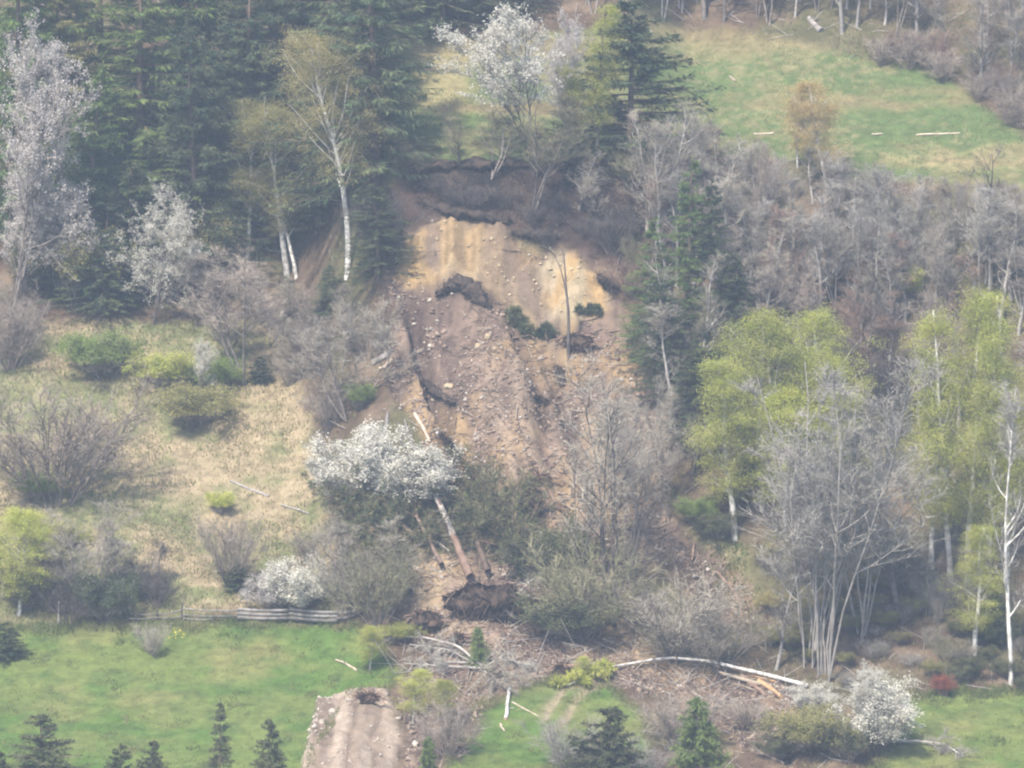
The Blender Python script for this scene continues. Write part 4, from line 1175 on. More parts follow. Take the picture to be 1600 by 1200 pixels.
# main toppled spruce with its big root plate
def tree_on_line(name, trunk_pts, r0, r1, tmat, label, cat, boughs, bmat, side, spread, seed, group=None, lift=None, tw='twig_brown', worn=False):
    """fallen tree: trunk on the ground, boughs with needles or twigs sprawling to the sides"""
    rng = np.random.default_rng(seed)
    P = resample(ground_line(trunk_pts, .5 if lift is None else lift), 14)
    c0 = P[0].copy(); P = P - c0
    root = bpy.data.objects.new(name, None); COL.objects.link(root); root.location = c0; tag(root, label, cat, group)
    g = Geo(); tubes(g, P[None], r0, r1, 9); V = g.V[0]; V += rng.normal(size=V.shape) * r0 * .10
    link('trunk', g.mesh('fallen_trunk', M[tmat], True), root)
    if worn:                                                        # bark stripped off the upper half, broken limb stubs
        w_ = Geo(); tubes(w_, P[None, 5:], (r0 + (r1 - r0) * 5 / 13) * 1.05, r1 * 1.08, 9); w_.V[0] += rng.normal(size=w_.V[0].shape) * r0 * .05
        link('bare_wood', w_.mesh('bare_wood', M['wood_grey'], True), root)
        q = Geo(); sp, sd, t, _ = spawn(rng, P[None], 16, .15, .95, 1.1, .3)
        tubes(q, grow(rng, sp, sd, .5 + 1.4 * rng.random(16), 4, .12, -.04), .06, .02, 5)
        link('limb_stubs', q.mesh('limb_stubs', M['bark_grey']), root, 'stuff')
    if boughs:
        sp, sd, t, _ = spawn(rng, P[None], boughs, *side, .95, .3)
        sd[:, 2] = sd[:, 2] * .5 + .1
        L = spread * (.55 + .7 * rng.random(boughs)) * (1.15 - .5 * t)
        b = grow(rng, sp, nrm(sd), L, 6, .10, -.03, -.10)
        tg = Geo(); tubes(tg, b, .05, .012, 4)
        p2, d2, t2, i2 = spawn(rng, b, 16, .1, 1, .7, .3)
        L2 = L[i2] * .28 * (.5 + .8 * rng.random(len(t2)))
        b2 = grow(rng, p2, d2, L2, 3, .1, -.05); tubes(tg, b2, .014, .006, 3)
        p3, d3, t3, i3 = spawn(rng, b2, 7, .1, 1, .7, .3)
        slivers(tg, rng, p3, d3, .2 + .4 * rng.random(len(t3)), .02)
        link('boughs', tg.mesh('boughs', M[tw]), root)
        if bmat:
            f = Geo(); p3, d3 = np.repeat(p3, 2, 0), nrm(np.repeat(d3, 2, 0) + .6 * rng.normal(size=(2 * len(p3), 3))); kites(f, rng, p3, d3, .25 + .4 * rng.random(len(p3)), .04 + .045 * rng.random(len(p3)))
            link('needles', f.mesh('needles', M[bmat]), root)
    return root


tree_on_line('fallen_spruce', [(735, 925, .5), (700, 862, 1.6), (664, 795, 2.2)], .34, .14, 'wood_red', 'thick fallen spruce with reddish barked trunk and pale middle pointing uphill', 'fallen tree', 10, 'spruce_brown', (.86, 1), 1.8, 1, worn=True)
tree_on_line('fallen_spruce', [(762, 912, .3), (748, 885, .9), (733, 850, 1.1)], .26, .12, 'bark_brown', 'mossy thinner fallen spruce right of the thick red trunk', 'fallen tree', 14, 'spruce_brown', (.7, 1), 2.6, 2)
tree_on_line('fallen_spruce', [(840, 880, .1), (800, 840, .4), (735, 765, .5)], .2, .06, 'bark_brown', 'green boughed fallen spruce lying uppermost beside the brown debris', 'fallen tree', 40, 'spruce_brown', (.1, 1), 4.2, 12)
tree_on_line('fallen_spruce', [(830, 905, .1), (780, 850, .4), (700, 775, .5)], .24, .06, 'bark_brown', 'green boughed fallen spruce below the white blossom bush', 'fallen tree', 46, 'spruce_brown', (.1, 1), 5.0, 3)
tree_on_line('fallen_spruce', [(640, 940, .1), (610, 880, .6), (560, 800, .7)], .22, .06, 'bark_grey', 'brownish fallen spruce at the left foot of the slide', 'fallen tree', 40, 'spruce_brown', (.15, 1), 4.4, 4)
tree_on_line('fallen_spruce', [(650, 860, .2), (590, 800, .6), (520, 765, .6)], .2, .06, 'bark_brown', 'dark green fallen spruce under the left end of the white blossom bush', 'fallen tree', 36, 'spruce', (.1, 1), 3.2, 5)
tree_on_line('fallen_spruce', [(690, 900, .3), (660, 850, .6), (630, 790, .6)], .2, .06, 'bark_brown', 'brown boughed fallen spruce left of the thick red trunk', 'fallen tree', 34, 'spruce_brown', (.25, 1), 4.0, 6)
tree_on_line('fallen_tree', [(960, 990, .1), (925, 930, .4), (890, 850, .5)], .2, .06, 'bark_dark', 'olive brown toppled tree inside the brush at the slide foot', 'fallen tree', 34, 'spruce_brown', (.15, 1), 3.8, 7, tw='twig_olive')
tree_on_line('fallen_tree', [(835, 540), (815, 520), (795, 505)], .08, .03, 'bark_brown', 'dull green fallen spruce top on the upper slide', 'fallen tree', 14, 'spruce_brown', (.05, 1), .75, 8)
tree_on_line('fallen_tree', [(855, 545), (850, 530), (846, 518)], .06, .02, 'bark_brown', 'small dark green sprig of a buried spruce on the upper slide', 'fallen tree', 10, 'spruce', (.05, 1), .7, 9)
tree_on_line('fallen_tree', [(900, 500), (920, 497), (940, 494)], .05, .02, 'bark_brown', 'dark green bough lying across the foot of the right scar lobe', 'fallen tree', 5, 'spruce', (.0, 1), .35, 10)


def root_plate(u, r, wpx, hpx, label, seed, tilt=.3, fringe=160):
    """torn-up disc of earth and roots, its edge ragged, roots hanging"""
    rng = np.random.default_rng(seed); p = ground_at(u, r); px = FPX / p[1]; w = wpx / px / 2; h = hpx / px / 2
    root = bpy.data.objects.new('root_plate', None); COL.objects.link(root); root.location = (p[0], p[1], p[2] + h * .8)
    root.rotation_euler = (tilt, 0, .1); tag(root, label, 'root plate')
    g = Geo(); na, nr = 30, 6
    for sgn in (-1, 1):
        a = np.arange(na) * 2 * math.pi / na; V = []
        edge = 1 + .5 * (fbm(np.cos(a) * 2 + seed, np.sin(a) * 2, 3) - .5) * 2
        for q in range(nr + 1):
            f = q / nr
            V.append(np.stack([np.cos(a) * w * f * edge, sgn * (.42 * h * (1 - f ** 2) + .05) + .9 * h * (fbm(np.cos(a) * f * 4 + sgn + seed, np.sin(a) * f * 4, 4) - .5), np.sin(a) * h * f * edge], 1))
        V = np.concatenate(V); F = []
        for q in range(nr):
            for j in range(na):
                A, B, Cc, D = q * na + j, q * na + (j + 1) % na, (q + 1) * na + (j + 1) % na, (q + 1) * na + j
                F += [[A, B, Cc], [A, Cc, D]]
        g.add(V, F)
    link('soil', g.mesh('root_soil', M['root_soil'], True), root)
    rg = Geo(); n = fringe
    a = rng.random(n) * 6.28; f = rng.random(n) ** .5
    P = np.stack([np.cos(a) * w * f, -np.full(n, .3 * h) * (1 - f * f) - .1, np.sin(a) * h * f], 1)
    D = np.stack([np.cos(a) * .5, -.3 - rng.random(n), np.sin(a) * .5 - .3], 1) + rng.normal(size=(n, 3)) * .5
    b = grow(rng, P, D, .15 + w * .5 * rng.random(n) ** 3, 5, .38, -.25)
    tubes(rg, b, .02 + .05 * rng.random(n) ** 2, .008, 4)
    link('roots', rg.mesh('roots', M['bark_brown'] if seed % 2 else M['root_soil']), root)
    rt = Geo(); a = np.linspace(.25, 2.9, 26); P = np.stack([np.cos(a) * w * .98, a * 0 - .05, np.sin(a) * h * .98], 1)
    b = grow(rng, P, np.stack([np.cos(a), a * 0 - .4, np.sin(a) * .5], 1), .4 + .6 * rng.random(26), 3, .2, -.1); tubes(rt, b, .07, .02, 5)
    link('root', rt.mesh('root', M['wood_red']), root)
    return root


root_plate(766, 970, 136, 74, 'big dark root plate with hanging roots at the foot of the thick red trunk', 1, fringe=260)
root_plate(843, 758, 44, 18, 'small dark root plate high on the slide above a pale log', 2, -.3, 60)
root_plate(900, 552, 60, 32, 'dark root clump at the foot of the standing snag', 3, .2, 90)
root_plate(665, 990, 50, 40, 'dark torn root clump at the left foot of the slide', 4, .2, 90)
root_plate(716, 1010, 22, 22, 'small round dark root clump on the light earth of the slide toe', 5, .2, 40)
root_plate(575, 1100, 34, 18, 'brown root clump on top of the dirt mound', 6, .2, 40)
root_plate(838, 815, 20, 52, 'dark upright lump standing for the hole below the small root plate', 7, .1, 40)  # solid dark lump added to stand for a dark hole in the debris
root_plate(880, 1055, 26, 18, 'pale rooted clod on the slide toe left of the arched fallen birch', 8, .2, 40)


def turf_clump(pts, thick, label, seed):
    """overhanging lip of dark turf and humus along a line"""
    rng = np.random.default_rng(seed); P = resample(ground_line(pts, .25), 18); c0 = P[9].copy(); P = P - c0
    root = bpy.data.objects.new('turf_clump', None); COL.objects.link(root); root.location = c0; tag(root, label, 'turf')
    g = Geo(); t = np.linspace(0, 1, 18); rad = thick * (.35 + np.sin(t * math.pi)) * (.8 + .5 * rng.random(18))
    tubes(g, P[None], 1, 1, 9)
    V = g.V[0].reshape(18, 9, 3); V[:] = P[:, None] + (V - P[:, None]) * rad[:, None, None] * np.array([1, .8, .55]) + rng.normal(size=V.shape) * thick * .26
    link('turf', g.mesh('turf_lip', M['humus']), root)
    rg = Geo(); b3 = P[rng.integers(0, 18, 500)] + rng.normal(size=(500, 3)) * thick * .6
    d = rdir(rng, 500); d[:, 2] -= .8; d[:, 1] -= .5
    slivers(rg, rng, b3, nrm(d), .25 + .5 * rng.random(500), .05)
    link('rootlets', rg.mesh('rootlets', M['humus']), root, 'stuff')


turf_clump([(684, 470), (705, 450), (722, 449), (742, 462), (764, 488)], .62, 'dark overhanging turf lip arched over the brown debris in the scar', 1)
turf_clump([(800, 372), (835, 378), (870, 374)], .4, 'dark turf between the two lobes of the ochre scar', 2)
turf_clump([(936, 440), (950, 450), (962, 462)], .4, 'dark torn turf at the right tip of the ochre scar', 3)
turf_clump([(655, 322), (700, 336), (760, 346), (800, 350)], .55, 'dark ragged turf edge along the top of the ochre scar', 4)
turf_clump([(640, 268), (720, 264), (800, 264), (830, 264)], .6, 'long dark turf overhang under the upper meadow, left part', 5)
turf_clump([(850, 262), (900, 260), (950, 262)], .6, 'dark turf overhang under the upper meadow, right part', 6)
turf_clump([(660, 600), (690, 625), (712, 640)], .3, 'dark eroded lip in the left gully of the slide', 7)
turf_clump([(690, 690), (708, 710), (718, 730)], .35, 'dark wet turf lump in the left gully above the blossom bush', 8)
turf_clump([(870, 580), (876, 590), (880, 604)], .22, 'dark hollow clod below the snag', 9)
turf_clump([(835, 625), (845, 630), (855, 634)], .2, 'small dark clod in the middle of the slide', 10)

# snag on the slide
def snag():
    p = ground_at(888, 560); px = FPX / p[1]
    rng = np.random.default_rng(4)
    root = bpy.data.objects.new('dead_tree', None); COL.objects.link(root); root.location = p
    tag(root, 'bare dark snag standing alone in the right lobe of the scar', 'dead tree')
    g = Geo(); h = 160 / px
    st = np.array([[0, 0, -.4], [.02, 0, h * .4], [-.15, 0, h * .62], [-.25, 0, h * .8], [-.35, -.1, h]])
    tubes(g, resample(st, 12)[None], .17, .03, 7)
    tubes(g, resample(np.array([[-.15, 0, h * .6], [-.6, .1, h * .85], [-1.2, .2, h * 1.0]]), 7)[None], .07, .02, 5)
    sp, sd, t, _ = spawn(rng, resample(st, 12)[None], 14, .45, 1, .7, .2)
    tubes(g, grow(rng, sp, sd, .5 + .8 * rng.random(14), 4, .1, .05), .025, .006, 3)
    link('trunk', g.mesh('snag', M['bark_dark'], True), root)


snag()
LG = 'logs and poles on the slide'
for k, (pts, r0, r1, mt, lb, kw) in enumerate([
    ([(648, 650), (660, 672), (672, 693)], .17, .10, 'wood_pale', 'pale debarked log in the upper left of the slide', {}),
    ([(632, 660), (637, 678), (643, 697)], .07, .05, 'wood_grey', 'thin grey pole left of the pale debarked log', {}),
    ([(683, 680), (700, 700), (716, 722)], .13, .08, 'wood_grey', 'grey broken log in the dark gully', {}),
    ([(745, 668), (738, 690), (725, 720)], .08, .05, 'wood_red', 'long curved branch on the brown debris', {}),
    ([(744, 672), (747, 695), (750, 712)], .05, .03, 'wood_red', 'short side branch beside the long curved one', {}),
    ([(775, 725), (774, 740), (776, 755)], .05, .04, 'wood_pale', 'short pale stick standing out of the debris', {}),
    ([(850, 756), (862, 778), (875, 803)], .19, .10, 'wood_red', 'reddish log below the small root plate', dict(end='wood_orange')),
    ([(855, 784), (859, 800), (861, 818)], .09, .06, 'wood_red', 'short reddish stick beside the dark lump standing for a hole', {}),
    ([(775, 801), (803, 816), (831, 834)], .15, .09, 'wood_pale', 'pale slanting log on the slide above the dark brush', {}),
    ([(612, 551), (600, 562), (582, 575)], .28, .2, 'wood_grey', 'cut grey log with orange broken end at the left slide border', dict(end='wood_orange')),
    ([(612, 570), (603, 575), (592, 580)], .16, .12, 'wood_pale', 'short pale log piece under the cut grey log', dict(end='wood_pale')),
    ([(674, 855), (688, 864), (702, 874)], .09, .05, 'wood_grey', 'pale side branch leaning on the thick red trunk', dict(lift=.6)),
    ([(660, 880), (680, 895), (695, 908)], .05, .03, 'wood_pale', 'thin pale stick on the light earth strip', {}),
    ([(880, 1008), (898, 1012), (918, 1017)], .12, .10, 'wood_pale', 'short pale log on the slide toe', {}),
    ([(942, 1000), (955, 1008), (964, 1014)], .09, .05, 'wood_pale', 'forked pale stick on the slide toe', {}),
    ([(930, 975), (926, 988), (924, 996)], .08, .05, 'wood_grey', 'grey stub under the brush at the slide foot', {}),
    ([(1000, 655), (1020, 656), (1038, 660)], .07, .05, 'wood_pale', 'pale pole lying across the right flank of the slide', {}),
    ([(1000, 672), (996, 682), (992, 690)], .08, .05, 'wood_pale', 'short pale stump on the right flank of the slide', {}),
    ([(1022, 760), (1020, 772), (1018, 786)], .12, .08, 'wood_red', 'reddish broken stump at the right slide border', {}),
    ([(1024, 776), (1036, 792), (1046, 812)], .08, .05, 'wood_grey', 'grey bent branch at the right slide border', {}),
    ([(1085, 855), (1082, 875), (1072, 890)], .10, .06, 'wood_red', 'brown stump at the edge of the dark wet debris', {}),
    ([(1120, 900), (1150, 930), (1160, 965)], .10, .06, 'wood_red', 'curved reddish branch on the debris lobe', {}),
    ([(1115, 945), (1140, 952), (1168, 962)], .08, .05, 'wood_pale', 'pale stick crossing the debris lobe', {}),
    ([(525, 1033), (545, 1042), (557, 1050)], .07, .09, 'wood_pale', 'pale broken branch lying on the lower meadow', dict(end=None, stubs=2)),
    ([(360, 755), (390, 766), (420, 778)], .08, .12, 'wood_grey', 'grey log lying on the dry grass slope', {}),
    ([(440, 791), (460, 797), (482, 804)], .08, .07, 'wood_grey', 'short grey log lower on the dry grass slope', {}),
    ([(1060, 1118), (1085, 1135), (1100, 1150)], .08, .05, 'wood_pale', 'pale stick on the small green meadow edge', {}),
    ([(700, 975), (688, 960), (678, 950)], .07, .05, 'wood_grey', 'thin grey stick below the bare earth strip', {}),
    ([(678, 968), (684, 976), (692, 985)], .16, .10, 'wood_pale', 'pale splintered log end left of the round root clump', {}),
    ([(696, 1030), (706, 1015), (716, 1000)], .13, .09, 'wood_pale', 'pale log pointing at the round root clump', {}),
    ([(600, 690), (603, 668), (606, 646)], .16, .10, 'wood_grey', 'grey standing stub above the white blossom bush', dict(lift=.05)),
    ([(517, 672), (515, 662), (513, 652)], .06, .05, 'wood_pale', 'short white stub by the reddish bare bush', {}),
    ([(782, 1135), (784, 1140), (789, 1146)], .09, .05, 'wood_pale', 'pale wood chip on the small green meadow', {}),
    ([(880, 238), (910, 232), (945, 230)], .07, .05, 'wood_pale', 'white fallen log beside the scarp-edge trees', {}),
    ([(1178, 212), (1193, 211), (1209, 211)], .09, .07, 'wood_pale', 'short white log on the upper meadow', {}),
    ([(1362, 212), (1370, 212), (1378, 212)], .08, .08, 'wood_pale', 'very short pale log on the upper meadow', {}),
    ([(1432, 214), (1465, 212), (1500, 211)], .09, .06, 'wood_pale', 'long pale log on the upper meadow', {}),
    ([(1140, 122), (1145, 126), (1150, 129)], .09, .07, 'wood_pale', 'little pale branch near the broad dark spruce on the meadow', {}),
]):
    log('log' if r0 > .1 else 'branch', pts, r0, r1, mt, lb, 'log' if r0 > .1 else 'branch', LG, seed=k, **kw)

# fallen birches at the toe
FB = 'fallen birches across the slide toe'
tree_on_line('fallen_birch', [(1262, 1080, .3), (1180, 1062, .5), (1110, 1053, .8), (1040, 1050, 1.0), (960, 1059, .7), (885, 1076, .2)], .16, .06, 'birch_bark', 'long fallen birch arched across the slide toe', 'fallen tree', 12, 'leaf_lime', (.75, 1), 2.0, 21, FB, 0, 'twig_olive')
for k, (pts, r0, lb) in enumerate([
    ([(755, 1053, .5), (715, 1030, .9), (665, 1013, .8), (605, 1008, .5)], .13, 'upper forked stem of the fallen pale tree left on the slide toe'),
    ([(752, 1052, .4), (700, 1030, .6), (640, 1018, .4)], .09, 'second thin stem between the fallen pale tree stems'),
    ([(755, 1056, .4), (700, 1050, .4), (632, 1044, .3)], .11, 'lower stem of the fallen pale tree left on the slide toe'),
    ([(748, 1045, .3), (720, 1042, .3), (675, 1042, .3)], .10, 'straight pale stem lying behind the forked fallen ones'),
    ([(752, 1058, .4), (785, 1045, .8), (828, 1052, .3)], .10, 'arched pale stem right of the fallen crown fork'),
]):
    tree_on_line('fallen_birch', pts, r0 * .85, .04, 'bark_pale', lb, 'fallen tree', 10, None, (.3, 1), 1.6, 30 + k, FB, 0, 'twig_pale')
tree_on_line('fallen_tree', [(745, 1055, .3), (770, 1068, .5), (790, 1085, .3)], .10, .04, 'bark_grey', 'dead grey crown with claw-like branches in front of the fallen pale stems', 'fallen tree', 26, None, (.0, 1), 3.2, 40, None, 0, 'twig_grey')
tree_on_line('fallen_tree', [(850, 905, .5), (815, 935, .6), (785, 965, .3)], .09, .03, 'bark_pale', 'pale grey dead branches raking down beside the big root plate', 'fallen tree', 26, None, (.1, 1), 2.6, 41, None, 0, 'twig_pale')
tree_on_line('fallen_tree', [(1375, 1163, .2), (1430, 1165, .3), (1475, 1170, .3), (1505, 1185, .1)], .13, .04, 'bark_pale', 'pale fallen tree with forked tip lying on the right meadow', 'fallen tree', 12, None, (.45, 1), 1.5, 42, None, 0, 'twig_pale')
tree_on_line('leaning_branch', [(556, 290, .2), (600, 250, 1.5), (665, 235, 1.0)], .07, .03, 'bark_pale', 'pale bough leaning from the tall birch towards the scarp rim', 'branch', 10, None, (.3, 1), 1.2, 43, None, 0, 'twig_olive')
LP = 'split logs beside the arched birch'
for k, (pts, r0, mt, lb) in enumerate([
    ([(1120, 1056), (1190, 1072), (1262, 1087)], .15, 'wood_pale', 'long pale pole along the arched fallen birch'),
    ([(1160, 1066), (1180, 1078), (1198, 1092)], .19, 'wood_red', 'reddish log left of the two under the arched birch'),
    ([(1185, 1068), (1202, 1080), (1220, 1092)], .20, 'wood_orange', 'orange log right of the two under the arched birch'),
    ([(1145, 1050), (1175, 1058), (1215, 1070)], .10, 'wood_orange', 'thin orange pole on top of the pale one'),
    ([(1165, 1100), (1185, 1095), (1210, 1090)], .08, 'wood_pale', 'thin pale stick in front of the orange logs'),
    ([(1200, 1085), (1235, 1092), (1275, 1105)], .10, 'wood_grey', 'grey pole right of the orange logs'),
    ([(1135, 1047), (1118, 1026), (1098, 1015)], .06, 'wood_pale', 'pale curved stick rising behind the arched birch'),
    ([(1280, 1178), (1300, 1190), (1330, 1192)], .08, 'wood_grey', 'grey stick at the bottom edge below the white blossom bush'),
    ([(1190, 1178), (1210, 1188), (1225, 1195)], .08, 'wood_pale', 'pale stick at the bottom edge of the debris'),
]):
    log('log', pts, r0, r0 * .75, mt, lb, 'log', LP, seed=60 + k, end='wood_orange' if 'red' in mt else None)
log('tree_stump', [(790, 1126), (791, 1118), (796, 1080, .2)], .14, .12, 'birch_bark', 'broken upright birch stub in front of the dead grey crown', 'stump', None, .1, 77, 1, 'wood_orange')
log('tree_stump', [(1283, 50), (1266, 36), (1264, 30)], .3, .2, 'wood_grey', 'pale broken stump at the upper border of the meadow', 'stump', None, .1, 78, 3)
log('branch', [(800, 1100), (820, 1110), (842, 1122)], .06, .04, 'wood_pale', 'pale twig end on the green beside the birch stub', 'branch', None, seed=79, stubs=3)

# the fence above the lower meadow
def fence():
    posts = [(201, 975, 18), (247, 972, 18), (286, 972, 30), (332, 973, 10), (371, 973, 18), (452, 974, 12), (527, 978, 22)]
    G = [ground_at(u, r) for u, r, _ in posts]
    root = bpy.data.objects.new('wooden_fence', None); COL.objects.link(root); root.location = G[0]
    tag(root, 'weathered grey wooden fence with sagging rails above the lower meadow', 'fence')
    o0 = G[0]; rng = np.random.default_rng(8)

    def beam(nm, a, b, hh, tt, mt):
        g = Geo(); d = nrm(b - a); n = 5
        side = nrm(np.cross(d, [0, 0, 1.])) * tt; upv = nrm(np.cross(side, d)) * hh; V = []
        for k in range(n):
            c = a + (b - a) * k / (n - 1) - o0 + rng.normal(size=3) * .012 - np.array([0, 0, .08 * math.sin(k / (n - 1) * math.pi)])
            V += [c + side + upv, c + side - upv, c - side - upv, c - side + upv]
        F = []
        for k in range(n - 1):
            for j in range(4):
                A, B = k * 4 + j, k * 4 + (j + 1) % 4
                F += [[A, B, B + 4], [A, B + 4, A + 4]]
        F += [[0, 2, 1], [0, 3, 2]]; e = (n - 1) * 4; F += [[e, e + 1, e + 2], [e, e + 2, e + 3]]
        g.add(V, F); link(nm, g.mesh(nm, M[mt]), root)

    for (u, r, hp), p in zip(posts, G):
        px = FPX / p[1]
        g = Geo(); tubes(g, (np.array([[0, 0, -.3], [rng.normal() * .04, 0, hp / px / 2], [rng.normal() * .08, 0, hp / px]]) + p - o0)[None], .085, .07, 6)
        v = g.V[0]; g.add(np.vstack([v[-6:], v[-6:].mean(0)]), [[j, (j + 1) % 6, 6] for j in range(6)])
        link('post', g.mesh('post', M['bark_dark'] if hp > 15 else M['wood_weathered']), root)
    up = lambda p, z, y=-.12: p + np.array([0, y, z])
    for i, j, z0, z1 in [(0, 1, .75, .55), (0, 1, .35, .3), (1, 2, .5, .85), (1, 2, .25, .35), (2, 4, .95, .85), (2, 4, .5, .45), (2, 3, .25, .2)]:
        beam('rail', up(G[i], z0), up(G[j], z1), .045, .03, 'wood_weathered')
    for i, j, z0, z1 in [(4, 5, .95, .95), (4, 5, .66, .62), (4, 5, .36, .33), (5, 6, 1.0, .9), (5, 6, .70, .6), (5, 6, .38, .3)]:
        beam('board', up(G[i], z0, -.14), up(G[j], z1, -.14), .12, .025, 'wood_weathered')
    e = G[6] + np.array([1.6, 0, 0]); e[2] = float(gz(e[0], e[1]))
    beam('board', up(G[6], .85), up(e, .55), .11, .025, 'wood_weathered'); beam('board', up(G[6], .45), up(e, .2), .11, .025, 'wood_weathered')


fence()
log('fence_post', [(92, 975), (92, 960, .0), (92, 944)], .08, .07, 'wood_grey', 'lone pale fence post left of the fence by the dark bush', 'post', None, .05, 80,
    world=[ground_at(92, 976), ground_at(92, 976) + np.array([0, 0, .8]), ground_at(92, 976) + np.array([.03, 0, 1.65])])


# boulders that can be told apart
def boulder(u, r, wpx, label, mt='stone', seed=0):
    p = ground_at(u, r); s = wpx * p[1] / FPX / 2; rng = np.random.default_rng(seed + 60)
    import bmesh
    bm = bmesh.new(); bmesh.ops.create_icosphere(bm, subdivisions=2, radius=1)
    cuts = rdir(rng, 9)
    for v in bm.verts:
        c = np.array(v.co)
        for q in cuts:
            d = c @ q - .72
            if d > 0:
                c = c - q * d
        v.co = Vector(c * np.array([1, .9, .72]) * s * (1 + .06 * rng.normal()))
    me = bpy.data.meshes.new('boulder'); bm.to_mesh(me); bm.free(); me.materials.append(M[mt])
    o = link('boulder', me); o.location = p + np.array([0, 0, s * .25]); o.rotation_euler = (rng.random(), 0, rng.random() * 6)
    tag(o, label, 'stone', 'stones of the slide')


for k, (u, r, w, lb, mt) in enumerate([
    (520, 1113, 14, 'pale stone on the left top edge of the dirt mound', 'stone'), (545, 1096, 12, 'pale stone at the top of the dirt mound left of the root clump', 'stone'),
    (503, 1130, 12, 'pale stone on the left rim of the dirt mound', 'stone'), (648, 1165, 16, 'pale block on the right foot of the dirt mound', 'stone'),
    (622, 1125, 10, 'stone on the right shoulder of the dirt mound', 'stone'), (708, 1152, 9, 'white stone on the green right of the dirt mound', 'stone'),
    (786, 705, 9, 'white stone among the brown debris of the slide', 'stone'), (762, 530, 14, 'orange earth block in the upper debris', 'stone_ochre'),
    (748, 545, 16, 'large ochre block in the upper debris', 'stone_ochre'), (772, 548, 12, 'ochre block right of the large one in the upper debris', 'stone_ochre'),
    (672, 541, 9, 'white stone in the left gully', 'stone'), (701, 607, 18, 'rounded tan earth lump right of the left gully', 'stone_ochre'),
    (1001, 735, 10, 'pale stone on the right flank near the bare trees', 'stone'), (745, 690, 12, 'tan stone left on the lower debris', 'stone'),
    (672, 470, 9, 'white stone under the left scar lobe', 'stone'), (845, 562, 10, 'pale stone left of the root clump of the snag', 'stone'),
]):
    boulder(u, r, w, lb, mt, k)


# ------------------------------------------------------------------ what nobody could count
def scatter_zone(mask, n, seed, thr=.5):
    """n random ground points where mask is high (inside the seen part of the slope)"""
    rng = np.random.default_rng(seed)
    w = np.where((U1 > -120) & (U1 < 1720) & (R1 > -60) & (R1 < 1300), mask, 0); w = np.where(w > thr * .4, w, 0)
    area = np.gradient(AX)[None, :] * np.gradient(AY)[:, None]
    cdf = np.cumsum((w * area).ravel()); k = np.searchsorted(cdf, rng.random(n) * cdf[-1]); j, i = np.divmod(k, GX.shape[1])
    X = AX[i] + (rng.random(n) - .5) * .34; Y = AY[j] + (rng.random(n) - .5) * .36
    return np.stack([X, Y, gz(X, Y)], 1), rng


def grass(name, mask, n, h, w, mt, label, seed, lean=.5):
    P, rng = scatter_zone(mask, n, seed)
    pat = fbm(P[:, 0] * .35, P[:, 1] * .35, 4); P = P[rng.random(len(P)) < np.clip((pat - .3) * 3, .1, 1)]; n = len(P)
    D = np.stack([rng.normal(size=n) * lean, rng.normal(size=n) * lean - .12, np.ones(n)], 1)
    g = Geo(); slivers(g, rng, P - np.array([0, 0, .05]), nrm(D), h * (.5 + rng.random(n)), w * (.6 + .8 * rng.random(n)))
    o = link(name, g.mesh(name, M[mt]), kind='stuff'); o["label"] = label; o["category"] = 'grass'


grass('dry_grass', dry * (1 - slide), 76000, .28, .07, 'dry_grass', 'dry straw-coloured tussock grass on the left slope', 1)
grass('fresh_grass', dry * (1 - slide), 26000, .26, .09, 'green_grass', 'fresh green blades among the dry slope grass', 2)
grass('meadow_grass', np.maximum(green1, np.maximum(green2, green3)) * (1 - cone) * (1 - slide), 50000, .12, .08, 'green_grass', 'short green grass of the lower meadows', 3)
grass('upland_grass', upg, 50000, .15, .09, 'mixed_grass', 'mixed green and straw grass of the upper meadow', 4)
gm = np.maximum(green1, np.maximum(green2, green3)); edge = np.clip(gm * (1 - gm) * 4, 0, 1) * (1 - .6 * cone)
grass('margin_grass', edge, 14000, .5, .07, 'mixed_grass', 'rough tall grass along the margins of the lower meadows', 9, .6)
tuft = gm * sstep(.60, .74, fbm(GX * .7 + 21, GY * .7, 4)) * (1 - cone) * (1 - slide)
grass('meadow_tufts', tuft, 16000, .30, .07, 'mixed_grass', 'weedy tufts on the lower meadows', 10, .5)
grass('edge_grass', np.maximum(dryr, .0), 9000, .34, .10, 'mixed_grass', 'mixed grass patch right of the debris lobe', 5)
other = (1 - np.clip(dry + green1 + green2 + green3 + upg + slide + bank + cone, 0, 1))
grass('undergrowth', other, 52000, .5, .055, 'leaf_litter', 'brown twiggy undergrowth of the wooded slopes', 6, .8)
grass('wild_grass', other * sstep(.45, .6, fbm(GX * .12 + 5, GY * .12, 3)), 30000, .32, .09, 'mixed_grass', 'thin grass between the trees', 7)
grass('bank_litter', bank, 9000, .4, .06, 'bark_brown', 'dead stalks and rootlets on the dark bank', 8, .9)


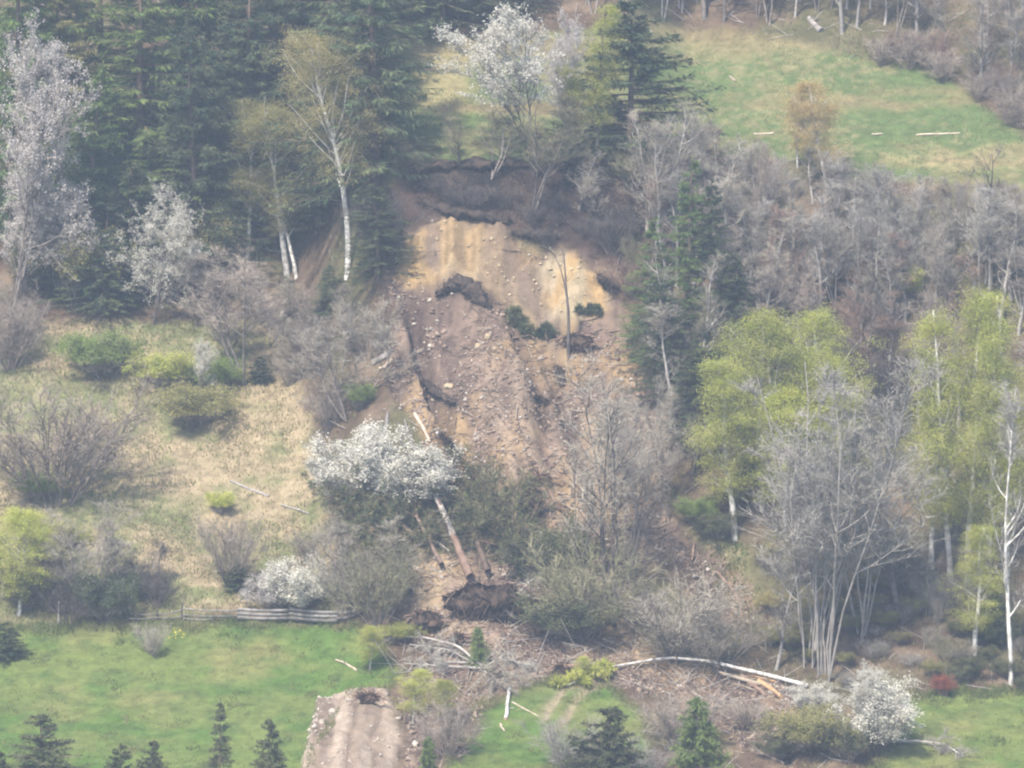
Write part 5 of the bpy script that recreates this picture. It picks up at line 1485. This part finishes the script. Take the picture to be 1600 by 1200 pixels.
def rubble(name, mask, n, smin, smax, mt, label, seed):
    P, rng = scatter_zone(mask, n, seed)
    pat = fbm(P[:, 0] * .5, P[:, 1] * .5, 4); P = P[rng.random(n) < np.clip((pat - .36) * 4, .05, 1)]; n = len(P)
    base = np.array([[1, 0, 0], [-1, 0, 0], [0, 1, 0], [0, -1, 0], [0, 0, 1], [0, 0, -1.]])
    F = np.array([[0, 2, 4], [2, 1, 4], [1, 3, 4], [3, 0, 4], [2, 0, 5], [1, 2, 5], [3, 1, 5], [0, 3, 5]])
    s = smin * (smax / smin) ** (rng.random(n) ** 2.6)
    V = base[None] * s[:, None, None] * (.6 + .8 * rng.random((n, 6, 1))) + rng.normal(size=(n, 6, 3)) * s[:, None, None] * .25
    a = rng.random(n) * 6.28; ca, sa = np.cos(a)[:, None], np.sin(a)[:, None]
    V = np.stack([V[..., 0] * ca - V[..., 1] * sa, V[..., 0] * sa + V[..., 1] * ca, V[..., 2] * .8], -1)
    V = V + P[:, None] + np.array([0, 0, .02])
    g = Geo(); g.add(V.reshape(-1, 3), (np.arange(n)[:, None, None] * 6 + F[None]).reshape(-1, 3))
    o = link(name, g.mesh(name, M[mt]), kind='stuff'); o["label"] = label; o["category"] = 'rubble'


M['clod'] = material('clod', (.14, .10, .08), (.33, .25, .19), .5)
sl = slide * (1 - scar)
rubble('rubble', sl, 9000, .04, .20, 'stone', 'pale stones strewn over the brown slide debris', 11)
rubble('earth_clods', sl, 18000, .04, .26, 'clod', 'brown earth clods of the slide debris', 12)
rubble('ochre_clods', scar, 500, .04, .2, 'stone_ochre', 'ochre clods on the bare scar', 13)
rubble('mound_stones', cone, 700, .03, .15, 'stone', 'small stones on the dirt mound', 14)
rim = line_mask([(474, 1200), (500, 1108), (556, 1083)], 7) * (cone > .1)
rubble('rim_stones', rim, 90, .1, .3, 'stone', 'pale stones lining the left rim of the dirt mound', 15)


def litter(name, mask, n, L, w, mt, label, seed):
    P, rng = scatter_zone(mask, n, seed)
    D = np.stack([rng.normal(size=n), rng.normal(size=n) * .6, rng.normal(size=n) * .25 + .1], 1)
    D[:, 2] += D[:, 1] * .6
    g = Geo(); l = L * (.4 + rng.random(n)); D = nrm(D)
    pts = np.stack([P + [0, 0, .06], P + D * l[:, None] * .5 + rng.normal(size=(n, 3)) * .05 + [0, 0, .1], P + D * l[:, None] + [0, 0, .06]], 1)
    tubes(g, pts, w, w * .5, 3)
    o = link(name, g.mesh(name, M[mt]), kind='stuff'); o["label"] = label; o["category"] = 'debris'


litter('broken_branches', sl * sstep(640, 900, R1), 900, 1.3, .035, 'wood_pale', 'broken pale twigs in the debris of the slide', 21)
toe = poly_mask([(640, 975), (860, 985), (1010, 1000), (1240, 1060), (1260, 1110), (1120, 1110), (980, 1072), (860, 1068), (740, 1100), (620, 1070)], soft=14, warp=20)
litter('toe_branches', toe, 200, 2.4, .032, 'bark_pale', 'tangle of pale broken branches at the toe of the slide', 24)
litter('toe_twigs', toe, 700, 1.4, .028, 'twig_brown', 'brown twigs tangled at the toe of the slide', 25)
litter('splintered_wood', sl, 150, 1.3, .07, 'wood_pale', 'splintered pale wood scattered over the slide debris', 26)
litter('dark_splinters', sl, 240, 1.2, .07, 'bark_brown', 'dark broken wood scattered over the slide debris', 27)
litter('dark_branches', sl, 1500, 1.1, .03, 'bark_brown', 'dark broken twigs in the debris of the slide', 22)
litter('forest_deadwood', other, 900, 1.8, .035, 'bark_pale', 'dead branches on the floor of the wooded slopes', 23)
P, rng = scatter_zone(poly_mask([(262, 990), (290, 995), (290, 1006), (262, 1004)], soft=3, warp=0), 40, 31)
g = Geo(); M['yellow_petal'] = material('yellow_petal', (.6, .5, .06), (.8, .7, .12), 2)
kites(g, rng, P + np.array([0, 0, .3]), rdir(rng, len(P)), .14, .12)
o = link('yellow_flowers', g.mesh('yellow_flowers', M['yellow_petal']), kind='stuff'); o["label"] = 'patch of yellow meadow flowers below the fence'; o["category"] = 'flowers'
